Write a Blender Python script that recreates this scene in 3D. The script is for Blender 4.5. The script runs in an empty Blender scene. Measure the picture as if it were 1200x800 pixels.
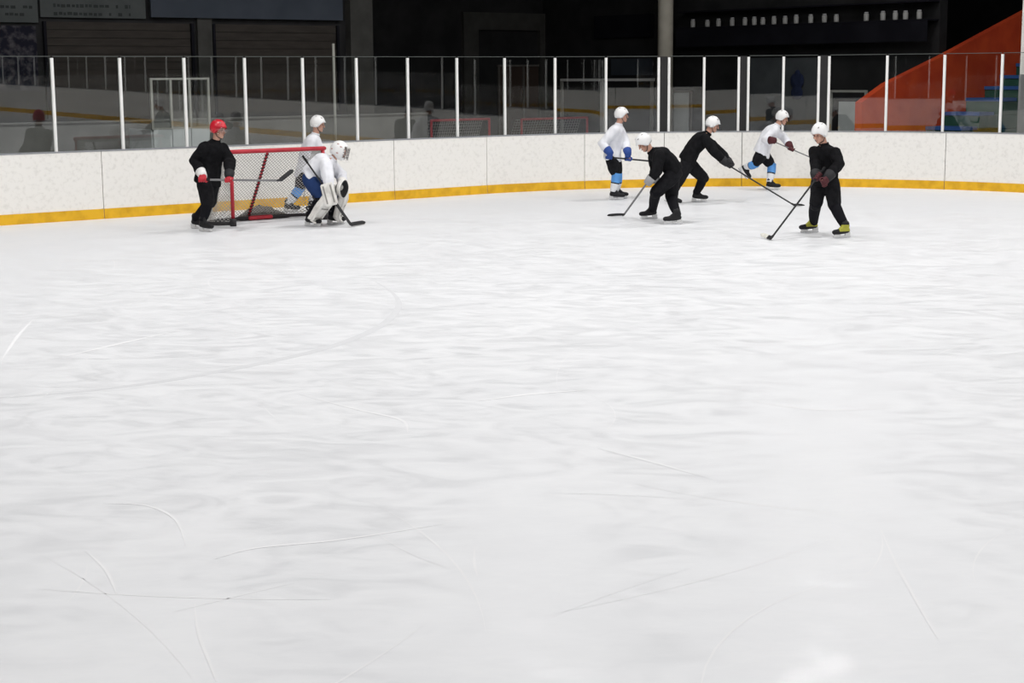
import bpy, bmesh, math, random
import mathutils
from mathutils import Vector, Matrix, noise

random.seed(7)
scene = bpy.context.scene
COL = scene.collection

# ------------------------------------------------------------------ camera
F_PX, CAM_H, PITCH, ROLL = 1920.0, 2.515, 0.1619, -0.0073
_fw = Vector((0, math.cos(PITCH), -math.sin(PITCH)))
_up0 = Vector((0, math.sin(PITCH), math.cos(PITCH)))
_c, _s = math.cos(ROLL), math.sin(ROLL)
_rt = Vector((1, 0, 0)) * _c + _up0 * _s
_up = _up0 * _c - Vector((1, 0, 0)) * _s
CAM_P = Vector((0, 0, CAM_H))
cd = bpy.data.cameras.new('camera')
cam = bpy.data.objects.new('camera', cd)
COL.objects.link(cam)
cd.sensor_width = 36.0
cd.lens = F_PX / 1200 * 36.0
cd.clip_end = 500
cam.matrix_world = Matrix(((_rt.x, _up.x, -_fw.x, 0), (_rt.y, _up.y, -_fw.y, 0), (_rt.z, _up.z, -_fw.z, CAM_H), (0, 0, 0, 1)))
scene.camera = cam

# ------------------------------------------------------------------ rink frame (u along the end boards from the goal centre, v into the rink)
PHI, DIST, UOFF, RC, HW, RLEN = 0.6849, 27.376, 14.854, 8.44, 15.0, 60.0
TU = Vector((math.cos(PHI), math.sin(PHI), 0))
NV = Vector((math.sin(PHI), -math.cos(PHI), 0))
UP = Vector((0, 0, 1))


def rw(u, v, z=0.0):
    p = TU * (u + UOFF) + NV * (v - DIST)
    return Vector((p.x, p.y, z))


# ------------------------------------------------------------------ world, lamps, exposure
w = bpy.data.worlds.new('hall_dark')
scene.world = w
w.use_nodes = True
w.node_tree.nodes['Background'].inputs[0].default_value = (0.5, 0.55, 0.6, 1)
w.node_tree.nodes['Background'].inputs[1].default_value = 0.006
vs = scene.view_settings
vs.view_transform = 'Standard'
vs.look = 'None'
vs.gamma = 1.0
vs.use_curve_mapping = False
vs.exposure = -0.04
LAMP_W, LAMP_Z = 450.0, 10.5
for lv, lk in ((5, 1.0), (13, 0.85), (21, 0.62), (29, 0.46), (37, 0.5), (45, 0.85), (54, 1.0)):
    for lu in (-12, -4, 4, 12):
        lk2 = max(lk, 0.85) if lu == 12 else lk * 0.95
        ld = bpy.data.lights.new('rink_lamp', 'AREA')
        ld.shape = 'RECTANGLE'
        ld.size, ld.size_y = 2.2, 0.6
        ld.energy = LAMP_W * lk2
        ld.color = (1.0, 0.985, 0.97)
        ld.spread = math.radians(180)
        lo = bpy.data.objects.new('rink_lamp', ld)
        COL.objects.link(lo)
        lo.location = rw(lu, lv, LAMP_Z)
        lo.rotation_euler = (0, 0, PHI)


# ------------------------------------------------------------------ node helpers and materials
def new_mat(name):
    m = bpy.data.materials.new(name)
    m.use_nodes = True
    nt = m.node_tree
    return m, nt, nt.nodes['Principled BSDF']


def lnk(nt, a, b):
    nt.links.new(a, b)


def noise_mat(name, c1, c2, scale=8.0, rough=0.6, detail=4.0, bump=0.0, spec=0.3, metal=0.0, stretch=(1, 1, 1), lo=0.35, hi=0.65, coords='Object'):
    m, nt, b = new_mat(name)
    tc = nt.nodes.new('ShaderNodeTexCoord')
    mp = nt.nodes.new('ShaderNodeMapping')
    mp.inputs['Scale'].default_value = stretch
    lnk(nt, tc.outputs[coords], mp.inputs['Vector'])
    n = nt.nodes.new('ShaderNodeTexNoise')
    n.inputs['Scale'].default_value = scale
    n.inputs['Detail'].default_value = detail
    lnk(nt, mp.outputs['Vector'], n.inputs['Vector'])
    r = nt.nodes.new('ShaderNodeValToRGB')
    r.color_ramp.elements[0].position = lo
    r.color_ramp.elements[1].position = hi
    r.color_ramp.elements[0].color = (*c1, 1)
    r.color_ramp.elements[1].color = (*c2, 1)
    lnk(nt, n.outputs['Fac'], r.inputs['Fac'])
    lnk(nt, r.outputs['Color'], b.inputs['Base Color'])
    b.inputs['Roughness'].default_value = rough
    b.inputs['Specular IOR Level'].default_value = spec
    b.inputs['Metallic'].default_value = metal
    if bump:
        bp = nt.nodes.new('ShaderNodeBump')
        bp.inputs['Strength'].default_value = bump
        bp.inputs['Distance'].default_value = 0.02
        lnk(nt, n.outputs['Fac'], bp.inputs['Height'])
        lnk(nt, bp.outputs['Normal'], b.inputs['Normal'])
    return m


def soft(name, c, k=0.88, **kw):
    return noise_mat(name, tuple(x * k for x in c), c, **kw)


def glass_mat(name, base=0.04, tint=(0.97, 0.985, 0.98), rough=0.0):
    """clear sheet: mostly see-through, reflecting more at glancing angles"""
    m, nt, b = new_mat(name)
    nt.nodes.remove(b)
    out = nt.nodes['Material Output']
    lw = nt.nodes.new('ShaderNodeLayerWeight')
    lw.inputs['Blend'].default_value = 0.5
    pw = nt.nodes.new('ShaderNodeMath'); pw.operation = 'POWER'
    pw.inputs[1].default_value = 5.0
    lnk(nt, lw.outputs['Facing'], pw.inputs[0])
    ma = nt.nodes.new('ShaderNodeMath'); ma.operation = 'MULTIPLY_ADD'
    ma.inputs[1].default_value = 1 - base
    ma.inputs[2].default_value = base
    lnk(nt, pw.outputs[0], ma.inputs[0])
    tr = nt.nodes.new('ShaderNodeBsdfTransparent')
    tr.inputs['Color'].default_value = (*tint, 1)
    gl = nt.nodes.new('ShaderNodeBsdfGlossy')
    gl.inputs['Roughness'].default_value = rough
    mx = nt.nodes.new('ShaderNodeMixShader')
    lnk(nt, ma.outputs[0], mx.inputs['Fac'])
    lnk(nt, tr.outputs[0], mx.inputs[1])
    lnk(nt, gl.outputs[0], mx.inputs[2])
    lnk(nt, mx.outputs[0], out.inputs['Surface'])
    return m


def ice_mat():
    m, nt, b = new_mat('ice')
    tc = nt.nodes.new('ShaderNodeTexCoord')

    def nz(scale, detail, stretch, dist=0.0, rot=0.0):
        mp = nt.nodes.new('ShaderNodeMapping')
        mp.inputs['Scale'].default_value = stretch
        mp.inputs['Rotation'].default_value = (0, 0, rot)
        lnk(nt, tc.outputs['Object'], mp.inputs['Vector'])
        n = nt.nodes.new('ShaderNodeTexNoise')
        n.inputs['Scale'].default_value = scale
        n.inputs['Detail'].default_value = detail
        n.inputs['Roughness'].default_value = 0.6
        n.inputs['Distortion'].default_value = dist
        lnk(nt, mp.outputs['Vector'], n.inputs['Vector'])
        return n
    a = nz(0.45, 5, (1, 1, 1), 1.2)
    c = nz(2.0, 7, (0.75, 1.25, 1), 2.0, 0.35)
    d = nz(11, 6, (0.5, 1.3, 1), 1.2, -0.3)

    def add(x, kx, y):
        q = nt.nodes.new('ShaderNodeMath'); q.operation = 'MULTIPLY_ADD'
        q.inputs[1].default_value = kx
        lnk(nt, x, q.inputs[0])
        if y is None:
            q.inputs[2].default_value = 0.0
        else:
            lnk(nt, y, q.inputs[2])
        return q.outputs[0]
    s = add(a.outputs['Fac'], 0.36, None)
    s = add(c.outputs['Fac'], 0.38, s)
    s = add(d.outputs['Fac'], 0.26, s)
    r = nt.nodes.new('ShaderNodeValToRGB')
    e = r.color_ramp.elements
    e[0].position, e[0].color = 0.36, (0.768, 0.78, 0.805, 1)
    e[1].position, e[1].color = 0.62, (0.825, 0.835, 0.855, 1)
    lnk(nt, s, r.inputs['Fac'])
    lnk(nt, r.outputs['Color'], b.inputs['Base Color'])
    rr = nt.nodes.new('ShaderNodeMapRange')
    rr.inputs['From Min'].default_value = 0.35
    rr.inputs['From Max'].default_value = 0.65
    rr.inputs['To Min'].default_value = 0.30
    rr.inputs['To Max'].default_value = 0.55
    lnk(nt, c.outputs['Fac'], rr.inputs['Value'])
    lnk(nt, rr.outputs[0], b.inputs['Roughness'])
    b.inputs['Specular IOR Level'].default_value = 0.22
    b.inputs['Coat Weight'].default_value = 0.010
    b.inputs['Coat Roughness'].default_value = 0.05
    bp = nt.nodes.new('ShaderNodeBump')
    bp.inputs['Strength'].default_value = 0.06
    bp.inputs['Distance'].default_value = 0.01
    lnk(nt, d.outputs['Fac'], bp.inputs['Height'])
    lnk(nt, bp.outputs['Normal'], b.inputs['Normal'])
    return m


M = {}
M['ice'] = ice_mat()
M['ice_mark'] = soft('ice_scrape', (0.86, 0.865, 0.88), 0.97, scale=3, rough=0.8, spec=0.1)
M['ice_dark'] = soft('ice_worn_line', (0.685, 0.695, 0.715), 0.97, scale=3, rough=0.6, spec=0.1)
M['board'] = noise_mat('board_white', (0.76, 0.745, 0.71), (0.86, 0.845, 0.81), scale=14, detail=9, rough=0.45, lo=0.28, hi=0.50, spec=0.3)
M['kick'] = noise_mat('kick_yellow', (0.62, 0.33, 0.012), (0.80, 0.46, 0.02), scale=5, detail=6, rough=0.5, lo=0.3, hi=0.6)
M['cap'] = soft('board_cap_grey', (0.30, 0.31, 0.33), scale=6, rough=0.5)
M['alu'] = soft('post_aluminium', (0.90, 0.90, 0.885), 0.95, scale=5, rough=0.45, spec=0.5)
M['glass'] = glass_mat('screen_glass', 0.058)
M['glass_edge'] = soft('glass_edge', (0.10, 0.11, 0.105), scale=9, rough=0.3)
M['visor'] = glass_mat('visor_clear', 0.08, (0.93, 0.93, 0.94))
M['concrete'] = noise_mat('hall_concrete', (0.07, 0.07, 0.068), (0.11, 0.11, 0.105), scale=3, rough=0.85)
M['wall_dark'] = noise_mat('hall_wall_dark', (0.016, 0.016, 0.017), (0.026, 0.026, 0.027), scale=1.2, rough=0.9, spec=0.1)
M['wall_black'] = noise_mat('hall_wall_black', (0.006, 0.006, 0.009), (0.010, 0.010, 0.014), scale=1.2, rough=0.9, spec=0.1)
M['wall_grey'] = noise_mat('hall_wall_grey', (0.060, 0.066, 0.073), (0.078, 0.085, 0.092), scale=1.5, rough=0.9, spec=0.1)
M['strip_grey'] = soft('gate_strip_grey', (0.034, 0.033, 0.034), scale=3, rough=0.7, spec=0.1)
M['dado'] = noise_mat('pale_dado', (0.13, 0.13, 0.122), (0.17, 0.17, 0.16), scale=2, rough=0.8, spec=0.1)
M['column'] = noise_mat('column_beige', (0.56, 0.53, 0.45), (0.64, 0.605, 0.52), scale=2.5, rough=0.8, spec=0.2)
M['column_pale'] = noise_mat('column_pale', (0.74, 0.72, 0.68), (0.82, 0.80, 0.76), scale=2.5, rough=0.8, spec=0.2)
M['column_grey'] = noise_mat('column_grey', (0.20, 0.20, 0.20), (0.25, 0.25, 0.25), scale=2.5, rough=0.8, spec=0.2)
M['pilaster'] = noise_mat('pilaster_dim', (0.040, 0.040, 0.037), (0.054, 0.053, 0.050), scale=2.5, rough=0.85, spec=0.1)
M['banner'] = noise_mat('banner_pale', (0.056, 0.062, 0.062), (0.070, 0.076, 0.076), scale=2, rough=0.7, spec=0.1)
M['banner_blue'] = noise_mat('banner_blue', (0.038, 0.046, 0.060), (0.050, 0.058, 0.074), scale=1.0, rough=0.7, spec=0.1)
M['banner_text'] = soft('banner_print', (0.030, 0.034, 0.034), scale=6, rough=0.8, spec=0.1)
M['shutter'] = noise_mat('shutter_brown', (0.028, 0.024, 0.021), (0.036, 0.031, 0.027), scale=2, rough=0.7, spec=0.15, stretch=(1, 1, 6))
M['mural'] = noise_mat('mural_speckle', (0.010, 0.010, 0.018), (0.09, 0.085, 0.09), scale=7, detail=10, rough=0.8, lo=0.45, hi=0.78, spec=0.1)
M['orange'] = noise_mat('stand_orange', (0.52, 0.055, 0.020), (0.66, 0.085, 0.026), scale=1.6, detail=5, rough=0.75, spec=0.15)
M['blue_seat'] = soft('tread_blue', (0.035, 0.11, 0.33), scale=4, rough=0.6, spec=0.2)
M['green_step'] = soft('riser_green', (0.022, 0.085, 0.06), scale=4, rough=0.7, spec=0.2)
M['pale_panel'] = soft('panel_pale', (0.52, 0.55, 0.55), scale=3, rough=0.6)
M['pale_frame'] = soft('frame_pale', (0.34, 0.34, 0.31), scale=3, rough=0.6)
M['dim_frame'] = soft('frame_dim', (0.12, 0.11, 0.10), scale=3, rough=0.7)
M['brown_door'] = soft('door_brown', (0.06, 0.042, 0.035), scale=2, rough=0.7, spec=0.1)
M['canister'] = soft('canister_pale', (0.34, 0.34, 0.33), scale=9, rough=0.5)
M['blue_cloth'] = soft('cloth_navy', (0.022, 0.03, 0.07), scale=6, rough=0.9, spec=0.1)
M['dark_metal'] = soft('metal_dark', (0.05, 0.05, 0.055), scale=8, rough=0.5)
# sports gear
M['black_cloth'] = noise_mat('jersey_black', (0.0055, 0.0055, 0.0065), (0.010, 0.010, 0.0115), scale=14, rough=0.9, spec=0.12)
M['black_pants'] = noise_mat('pants_black', (0.007, 0.007, 0.009), (0.013, 0.013, 0.015), scale=14, rough=0.85, spec=0.15)
M['white_cloth'] = noise_mat('jersey_white', (0.74, 0.75, 0.80), (0.83, 0.84, 0.88), scale=7, rough=0.85, spec=0.15)
M['navy'] = soft('pants_navy', (0.020, 0.045, 0.14), scale=9, rough=0.85, spec=0.15)
M['sock_blue'] = soft('sock_blue', (0.13, 0.36, 0.78), scale=12, rough=0.9, spec=0.1)
M['sock_white'] = soft('sock_white', (0.80, 0.81, 0.83), 0.93, scale=12, rough=0.9, spec=0.1)
M['sock_black'] = soft('sock_black', (0.010, 0.010, 0.013), scale=12, rough=0.9, spec=0.1)
M['skin'] = noise_mat('skin', (0.50, 0.27, 0.20), (0.62, 0.36, 0.27), scale=9, rough=0.55, spec=0.3)
M['lip'] = soft('lip', (0.36, 0.13, 0.11), scale=9, rough=0.5)
M['eye'] = soft('eye', (0.10, 0.08, 0.07), scale=40, rough=0.2, spec=0.5)
M['red_shell'] = soft('helmet_red', (0.60, 0.018, 0.035), scale=6, rough=0.3, spec=0.5)
M['white_shell'] = soft('helmet_white', (0.85, 0.85, 0.85), 0.96, scale=6, rough=0.35, spec=0.5)
M['vent'] = soft('vent_dark', (0.25, 0.24, 0.24), scale=6, rough=0.8)
M['strap'] = soft('strap', (0.03, 0.03, 0.03), scale=20, rough=0.8)
M['glove_red'] = soft('glove_red', (0.50, 0.03, 0.045), scale=18, rough=0.7)
M['glove_black'] = soft('glove_black', (0.022, 0.022, 0.025), scale=18, rough=0.7)
M['glove_maroon'] = soft('glove_maroon', (0.085, 0.02, 0.025), scale=18, rough=0.7)
M['glove_blue'] = soft('glove_blue', (0.03, 0.075, 0.30), scale=18, rough=0.7)
M['cuff_white'] = soft('cuff_white', (0.80, 0.79, 0.78), 0.93, scale=18, rough=0.75)
M['cuff_grey'] = soft('cuff_grey', (0.36, 0.36, 0.37), scale=18, rough=0.75)
M['boot_black'] = soft('boot_black', (0.013, 0.013, 0.015), scale=16, rough=0.6, spec=0.25)
M['boot_lime'] = soft('boot_lime', (0.40, 0.39, 0.05), scale=16, rough=0.55)
M['holder'] = soft('holder_white', (0.72, 0.72, 0.72), scale=9, rough=0.45)
M['steel'] = soft('blade_steel', (0.62, 0.63, 0.65), scale=9, rough=0.25, metal=1.0)
M['stick_black'] = soft('stick_black', (0.022, 0.022, 0.024), scale=9, rough=0.45, spec=0.4)
M['stick_grey'] = soft('stick_grey', (0.20, 0.20, 0.205), scale=9, rough=0.4, spec=0.4)
M['tape_white'] = soft('tape_white', (0.78, 0.77, 0.70), scale=20, rough=0.85)
M['tape_black'] = soft('tape_black', (0.015, 0.015, 0.016), scale=20, rough=0.9)
M['pad_white'] = noise_mat('pad_white', (0.58, 0.565, 0.53), (0.80, 0.785, 0.75), scale=7, detail=6, rough=0.65, lo=0.3, hi=0.55)
M['pad_grey'] = soft('pad_grey', (0.30, 0.29, 0.275), scale=9, rough=0.75)
M['cage'] = soft('cage_grey', (0.30, 0.28, 0.28), scale=9, rough=0.4, metal=0.6)
M['mask_fleck'] = soft('mask_fleck', (0.55, 0.38, 0.36), scale=9, rough=0.5)
M['goal_red'] = noise_mat('goal_red', (0.42, 0.02, 0.035), (0.52, 0.03, 0.045), scale=5, rough=0.45, spec=0.4)
M['goal_black'] = soft('goal_base_black', (0.028, 0.026, 0.028), scale=7, rough=0.7)
M['net'] = soft('net_cord', (0.46, 0.45, 0.43), scale=30, rough=0.9, spec=0.1)
M['net_dark'] = noise_mat('net_skirt', (0.06, 0.054, 0.05), (0.20, 0.185, 0.17), scale=60, detail=2, rough=0.95, spec=0.1)


# ------------------------------------------------------------------ mesh helpers
def link(o, parent=None):
    COL.objects.link(o)
    if parent is not None:
        o.parent = parent
    return o


def obj(name, bm, mats, parent=None, smooth=False):
    me = bpy.data.meshes.new(name)
    bmesh.ops.recalc_face_normals(bm, faces=bm.faces[:])
    bm.to_mesh(me)
    bm.free()
    if not isinstance(mats, (list, tuple)):
        mats = [mats]
    for m in mats:
        me.materials.append(m)
    if smooth:
        me.polygons.foreach_set('use_smooth', [True] * len(me.polygons))
    return link(bpy.data.objects.new(name, me), parent)


def empty(name, loc, rz=0.0):
    o = bpy.data.objects.new(name, None)
    o.empty_display_size = 0.2
    o.location = loc
    o.rotation_euler = (0, 0, rz)
    return link(o)


def tag(o, label, cat, group=None):
    o['label'] = label
    o['category'] = cat
    if group:
        o['group'] = group
    return o


def struct(o):
    o['kind'] = 'structure'
    return o


def box(bm, c, e1, e2, e3, mat=0):
    """box at centre c with half-extent vectors e1, e2, e3"""
    c = Vector(c)
    vs_ = [bm.verts.new(c + e1 * a + e2 * b + e3 * d) for a in (-1, 1) for b in (-1, 1) for d in (-1, 1)]
    for q in ((0, 1, 3, 2), (4, 6, 7, 5), (0, 4, 5, 1), (2, 3, 7, 6), (0, 2, 6, 4), (1, 5, 7, 3)):
        f = bm.faces.new([vs_[i] for i in q])
        f.material_index = mat


def boxuv(bm, u0, u1, v0, v1, z0, z1, mat=0):
    box(bm, rw((u0 + u1) / 2, (v0 + v1) / 2, (z0 + z1) / 2), TU * (abs(u1 - u0) / 2), NV * (abs(v1 - v0) / 2), UP * ((z1 - z0) / 2), mat)


def loft(bm, rings, cap=True, mats=None):
    vr = [[bm.verts.new(p) for p in r] for r in rings]
    n = len(vr[0])
    for i in range(len(vr) - 1):
        for j in range(n):
            f = bm.faces.new((vr[i][j], vr[i][(j + 1) % n], vr[i + 1][(j + 1) % n], vr[i + 1][j]))
            if mats:
                f.material_index = mats[i]
    if cap:
        bm.faces.new(vr[0][::-1]).material_index = mats[0] if mats else 0
        bm.faces.new(vr[-1]).material_index = mats[-1] if mats else 0


def ering(c, a, b, n=16, pw=1.0):
    out = []
    for i in range(n):
        t = 2 * math.pi * i / n
        ct, st = math.cos(t), math.sin(t)
        if pw != 1.0:
            ct = math.copysign(abs(ct) ** pw, ct)
            st = math.copysign(abs(st) ** pw, st)
        out.append(c + a * ct + b * st)
    return out


def perp(d, hint=Vector((0, 0, 1))):
    d = d.normalized()
    a = hint - d * hint.dot(d)
    if a.length < 1e-3:
        a = Vector((1, 0, 0)) - d * d.x
    a.normalize()
    return a, d.cross(a)


def tube(bm, pts, rads, n=10, round_ends=True, sx=1.0, hint=Vector((0, 0, 1)), mats=None):
    """closed tapered tube along pts; sx scales the second axis"""
    pts = [Vector(p) for p in pts]
    if not isinstance(rads, (list, tuple)):
        rads = [rads] * len(pts)
    rings, ml = [], []
    a = None
    for i, p in enumerate(pts):
        d = (pts[min(i + 1, len(pts) - 1)] - pts[max(i - 1, 0)]).normalized()
        if a is None:
            a, b = perp(d, hint)
        else:
            a = (a - d * a.dot(d)).normalized()
            b = d.cross(a)
        r = rads[i]
        if i == 0 and round_ends:
            for k in (0.97, 0.7):
                q = math.sqrt(1 - k * k)
                rings.append(ering(p - d * r * k, a * r * q, b * r * q * sx, n)); ml.append(mats[0] if mats else 0)
        rings.append(ering(p, a * r, b * r * sx, n)); ml.append(mats[min(i, len(mats) - 1)] if mats else 0)
        if i == len(pts) - 1 and round_ends:
            for k in (0.7, 0.97):
                q = math.sqrt(1 - k * k)
                rings.append(ering(p + d * r * k, a * r * q, b * r * q * sx, n)); ml.append(mats[-1] if mats else 0)
    loft(bm, rings, True, ml if mats else None)


def ellipsoid(bm, c, a, b, d, nu=14, nv=9):
    """a, b, d are the three semi-axis vectors"""
    rings = []
    for i in range(1, nv):
        t = math.pi * i / nv
        rings.append(ering(c - d * math.cos(t), a * math.sin(t), b * math.sin(t), nu))
    vr = [[bm.verts.new(p) for p in r] for r in rings]
    bot, top = bm.verts.new(c - d), bm.verts.new(c + d)
    for i in range(len(vr) - 1):
        for j in range(nu):
            bm.faces.new((vr[i][j], vr[i][(j + 1) % nu], vr[i + 1][(j + 1) % nu], vr[i + 1][j]))
    for j in range(nu):
        bm.faces.new((bot, vr[0][(j + 1) % nu], vr[0][j]))
        bm.faces.new((top, vr[-1][j], vr[-1][(j + 1) % nu]))


def fuse(name, bm, mats, parent, voxel=0.012, iters=6, wrinkle=0.0, freq=9.0, seed=0.0, colour=None):
    """melts the overlapping closed shells of bm into one continuous skin"""
    bmesh.ops.recalc_face_normals(bm, faces=bm.faces[:])
    me = bpy.data.meshes.new('raw')
    bm.to_mesh(me)
    bm.free()
    t = link(bpy.data.objects.new('raw', me))
    r = t.modifiers.new('r', 'REMESH')
    r.mode = 'VOXEL'
    r.voxel_size = voxel
    s = t.modifiers.new('s', 'SMOOTH')
    s.factor = 0.5
    s.iterations = iters
    dg = bpy.context.evaluated_depsgraph_get()
    out = bpy.data.meshes.new_from_object(t.evaluated_get(dg))
    bpy.data.objects.remove(t)
    bpy.data.meshes.remove(me)
    out.name = name
    if wrinkle:
        ns = [v.normal.copy() for v in out.vertices]
        for v, nn in zip(out.vertices, ns):
            p = v.co * freq + Vector((seed, seed * 1.7, 0))
            p.z *= 0.55
            k = noise.noise(p) + 0.5 * noise.noise(p * 2.3)
            v.co += nn * (wrinkle * k)
    out.materials.clear()
    if not isinstance(mats, (list, tuple)):
        mats = [mats]
    for m in mats:
        out.materials.append(m)
    if colour:
        for f in out.polygons:
            f.material_index = colour(f.center)
    out.polygons.foreach_set('use_smooth', [True] * len(out.polygons))
    return link(bpy.data.objects.new(name, out), parent)


# pixel of the photograph -> a point of the scene (on the ice, on a vertical plane, or at a given depth)
def _ray(px, py):
    return _fw * F_PX + _rt * (px - 600) + _up * (400 - py)


def on_ice(px, py, z=0.0):
    d = _ray(px, py)
    return CAM_P + d * ((z - CAM_H) / d.z)


def at(px, py, Y):
    d = _ray(px, py)
    return CAM_P + d * (Y / d.y)


def on_v(px, py, v):
    d = _ray(px, py)
    return CAM_P + d * ((v - DIST) / d.dot(NV))


def on_u(px, py, u):
    d = _ray(px, py)
    return CAM_P + d * ((u + UOFF) / d.dot(TU))


def uv(p):
    return p.dot(TU) - UOFF, p.dot(NV) + DIST


# ------------------------------------------------------------------ ice and hall shell
L0 = HW - RC


def curve(s, off=0.0):
    """point (u, v) on the rink outline; s=0 is the middle of the end boards, growing round the far corner and up the far side"""
    a1 = L0 + RC * math.pi / 2
    l2 = RLEN - 2 * RC
    if s < 0:
        u, v = curve(-s, off)
        return -u, v
    if s <= L0:
        return s, -off
    if s <= a1:
        a = (s - L0) / RC
        return L0 + (RC + off) * math.sin(a), RC - (RC + off) * math.cos(a)
    if s <= a1 + l2:
        return HW + off, RC + s - a1
    if s <= a1 + l2 + RC * math.pi / 2:
        a = (s - a1 - l2) / RC
        return L0 + (RC + off) * math.cos(a), RLEN - RC + (RC + off) * math.sin(a)
    return L0 - (s - (a1 + l2 + RC * math.pi / 2)), RLEN + off


S_HALF = L0 * 2 + RC * math.pi + RLEN - 2 * RC

bm = bmesh.new()
vsf = []
N_ = 240
for i in range(N_):
    s = -S_HALF + 2 * S_HALF * i / N_
    vsf.append(bm.verts.new(rw(*curve(s, 0.02), 0.0)))
bm.faces.new(vsf)
ice = struct(obj('floor', bm, M['ice']))
if ice.data.polygons[0].normal.z < 0:
    ice.data.flip_normals()

bm = bmesh.new()
boxuv(bm, -30, 32, -16, 76, -0.3, -0.02)
struct(obj('floor_hall', bm, M['concrete']))
bm = bmesh.new()
boxuv(bm, -30, 32, -16, 76, 12.0, 12.3)
struct(obj('ceiling', bm, M['wall_black']))
for nm, a in (('wall_near', (-30, -29.7, -16, 76)), ('wall_back', (-30, 32, 75.7, 76)), ('wall_outer', (31.7, 32, -16, 76)), ('wall_end_outer', (-30, 32, -16, -15.7))):
    bm = bmesh.new()
    boxuv(bm, *a, -0.02, 12.0)
    struct(obj(nm, bm, M['wall_dark']))

# skate scrapes on the ice: flat marks nobody could count
bm = bmesh.new()


def ribbon(bm, pts, wd, z):
    prev = None
    n = len(pts)
    for i, p in enumerate(pts):
        d = (pts[min(i + 1, n - 1)] - pts[max(i - 1, 0)]).normalized()
        q = Vector((-d.y, d.x, 0)) * (wd * max(0.12, math.sin(math.pi * (i + 0.15) / (n - 0.7))) / 2)
        a, b = bm.verts.new((p.x + q.x, p.y + q.y, z)), bm.verts.new((p.x - q.x, p.y - q.y, z))
        if prev:
            bm.faces.new((prev[0], prev[1], b, a))
        prev = (a, b)


def smooth_path(ctrl, n=24):
    out = []
    P = [ctrl[0]] + list(ctrl) + [ctrl[-1]]
    for i in range(1, len(P) - 2):
        for k in range(n):
            t = k / n
            p0, p1, p2, p3 = P[i - 1], P[i], P[i + 1], P[i + 2]
            out.append(0.5 * ((2 * p1) + (p2 - p0) * t + (2 * p0 - 5 * p1 + 4 * p2 - p3) * t * t + (3 * p1 - p0 - 3 * p2 + p3) * t ** 3))
    out.append(ctrl[-1])
    return out


for ctrl, wd in (
        (((0, 425), (20, 395), (39, 374)), 0.035),
        (((60, 421), (130, 405), (205, 388)), 0.05),
        (((100, 645), (124, 668), (137, 697)), 0.018),
        (((120, 590), (170, 592), (205, 608), (218, 640)), 0.022),
        (((228, 705), (232, 740), (245, 775), (254, 800)), 0.016),
        (((252, 655), (300, 642), (400, 632), (520, 614)), 0.03),
        (((350, 462), (420, 480), (470, 492), (478, 508)), 0.03),
        (((556, 640), (556, 660), (560, 676)), 0.014),
        (((1030, 615), (1050, 660), (1080, 715), (1100, 750)), 0.016),
        (((560, 470), (620, 462), (690, 457)), 0.05),
        (((700, 525), (760, 540), (830, 560)), 0.03),
        (((880, 470), (960, 480), (1040, 478)), 0.04)):
    ribbon(bm, smooth_path([on_ice(*c) for c in ctrl]), wd, 0.0012)
for i in range(260):
    v, u = random.uniform(3, 26), random.uniform(-14, 13)
    c = rw(u, v)
    r = random.uniform(1.0, 9.0)
    a0 = random.uniform(0, 6.28)
    da = random.uniform(0.6, 2.6) / r * random.choice((-1, 1))
    o = c - Vector((math.cos(a0), math.sin(a0), 0)) * r
    pts = [o + Vector((math.cos(a0 + da * k / 10), math.sin(a0 + da * k / 10), 0)) * r for k in range(11)]
    if all(abs(uv(p)[0]) < 14.2 and uv(p)[1] > 1.6 and uv(p)[1] < 27 for p in pts) and min(uv(p)[0] - (8.8 - max(0, 6 - uv(p)[1])) for p in pts) < 0:
        ribbon(bm, pts, random.uniform(0.006, 0.016), 0.0008)
sm = obj('skate_scrapes', bm, M['ice_mark'], ice)
sm['kind'] = 'stuff'

# worn end-zone circle, only its near right part still shows
ctrl = [on_ice(*c) for c in ((-60, 472), (0, 466), (110, 457), (230, 440), (370, 411), (440, 385), (466, 362), (462, 345), (440, 330))]
bm = bmesh.new()
ribbon(bm, smooth_path(ctrl, 14), 0.11, 0.0005)
obj('worn_circle_line', bm, M['ice_dark'], ice)

# ------------------------------------------------------------------ boards and glass screen
boards = struct(empty('wall_boards', (0, 0, 0)))
screen = struct(empty('wall_glass', (0, 0, 0)))


def strip(bm, s0, s1, o0, o1, z0, z1, seg):
    rings = []
    for i in range(seg + 1):
        s = s0 + (s1 - s0) * i / seg
        a, b = curve(s, o0), curve(s, o1)
        rings.append([rw(*a, z0), rw(*a, z1), rw(*b, z1), rw(*b, z0)])
    loft(bm, rings)


seams = [-1.92, 0.25, 2.3, 4.45, 6.85, 9.29, 11.14, 12.88, 14.63, 17.32, 19.8]
while seams[-1] < S_HALF - 2.6:
    seams.append(seams[-1] + 2.5)
seams.append(S_HALF - 0.01)
while seams[0] > -S_HALF + 2.6:
    seams.insert(0, seams[0] - 2.4)
seams.insert(0, -S_HALF + 0.01)
for a, b in zip(seams, seams[1:]):
    seg = 6
    g = 0.007
    bm = bmesh.new(); strip(bm, a + g, b - g, 0.0, 0.10, 0.0, 1.2, seg); obj('board_panel', bm, M['board'], boards)
    bm = bmesh.new(); strip(bm, a + g, b - g, -0.012, 0.0, 0.0, 0.18, seg); obj('kick_plate', bm, M['kick'], boards)
    bm = bmesh.new(); strip(bm, a + 0.002, b - 0.002, -0.006, 0.17, 1.2, 1.225, seg); obj('cap_rail', bm, M['cap'], boards)
bm = bmesh.new()
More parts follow.
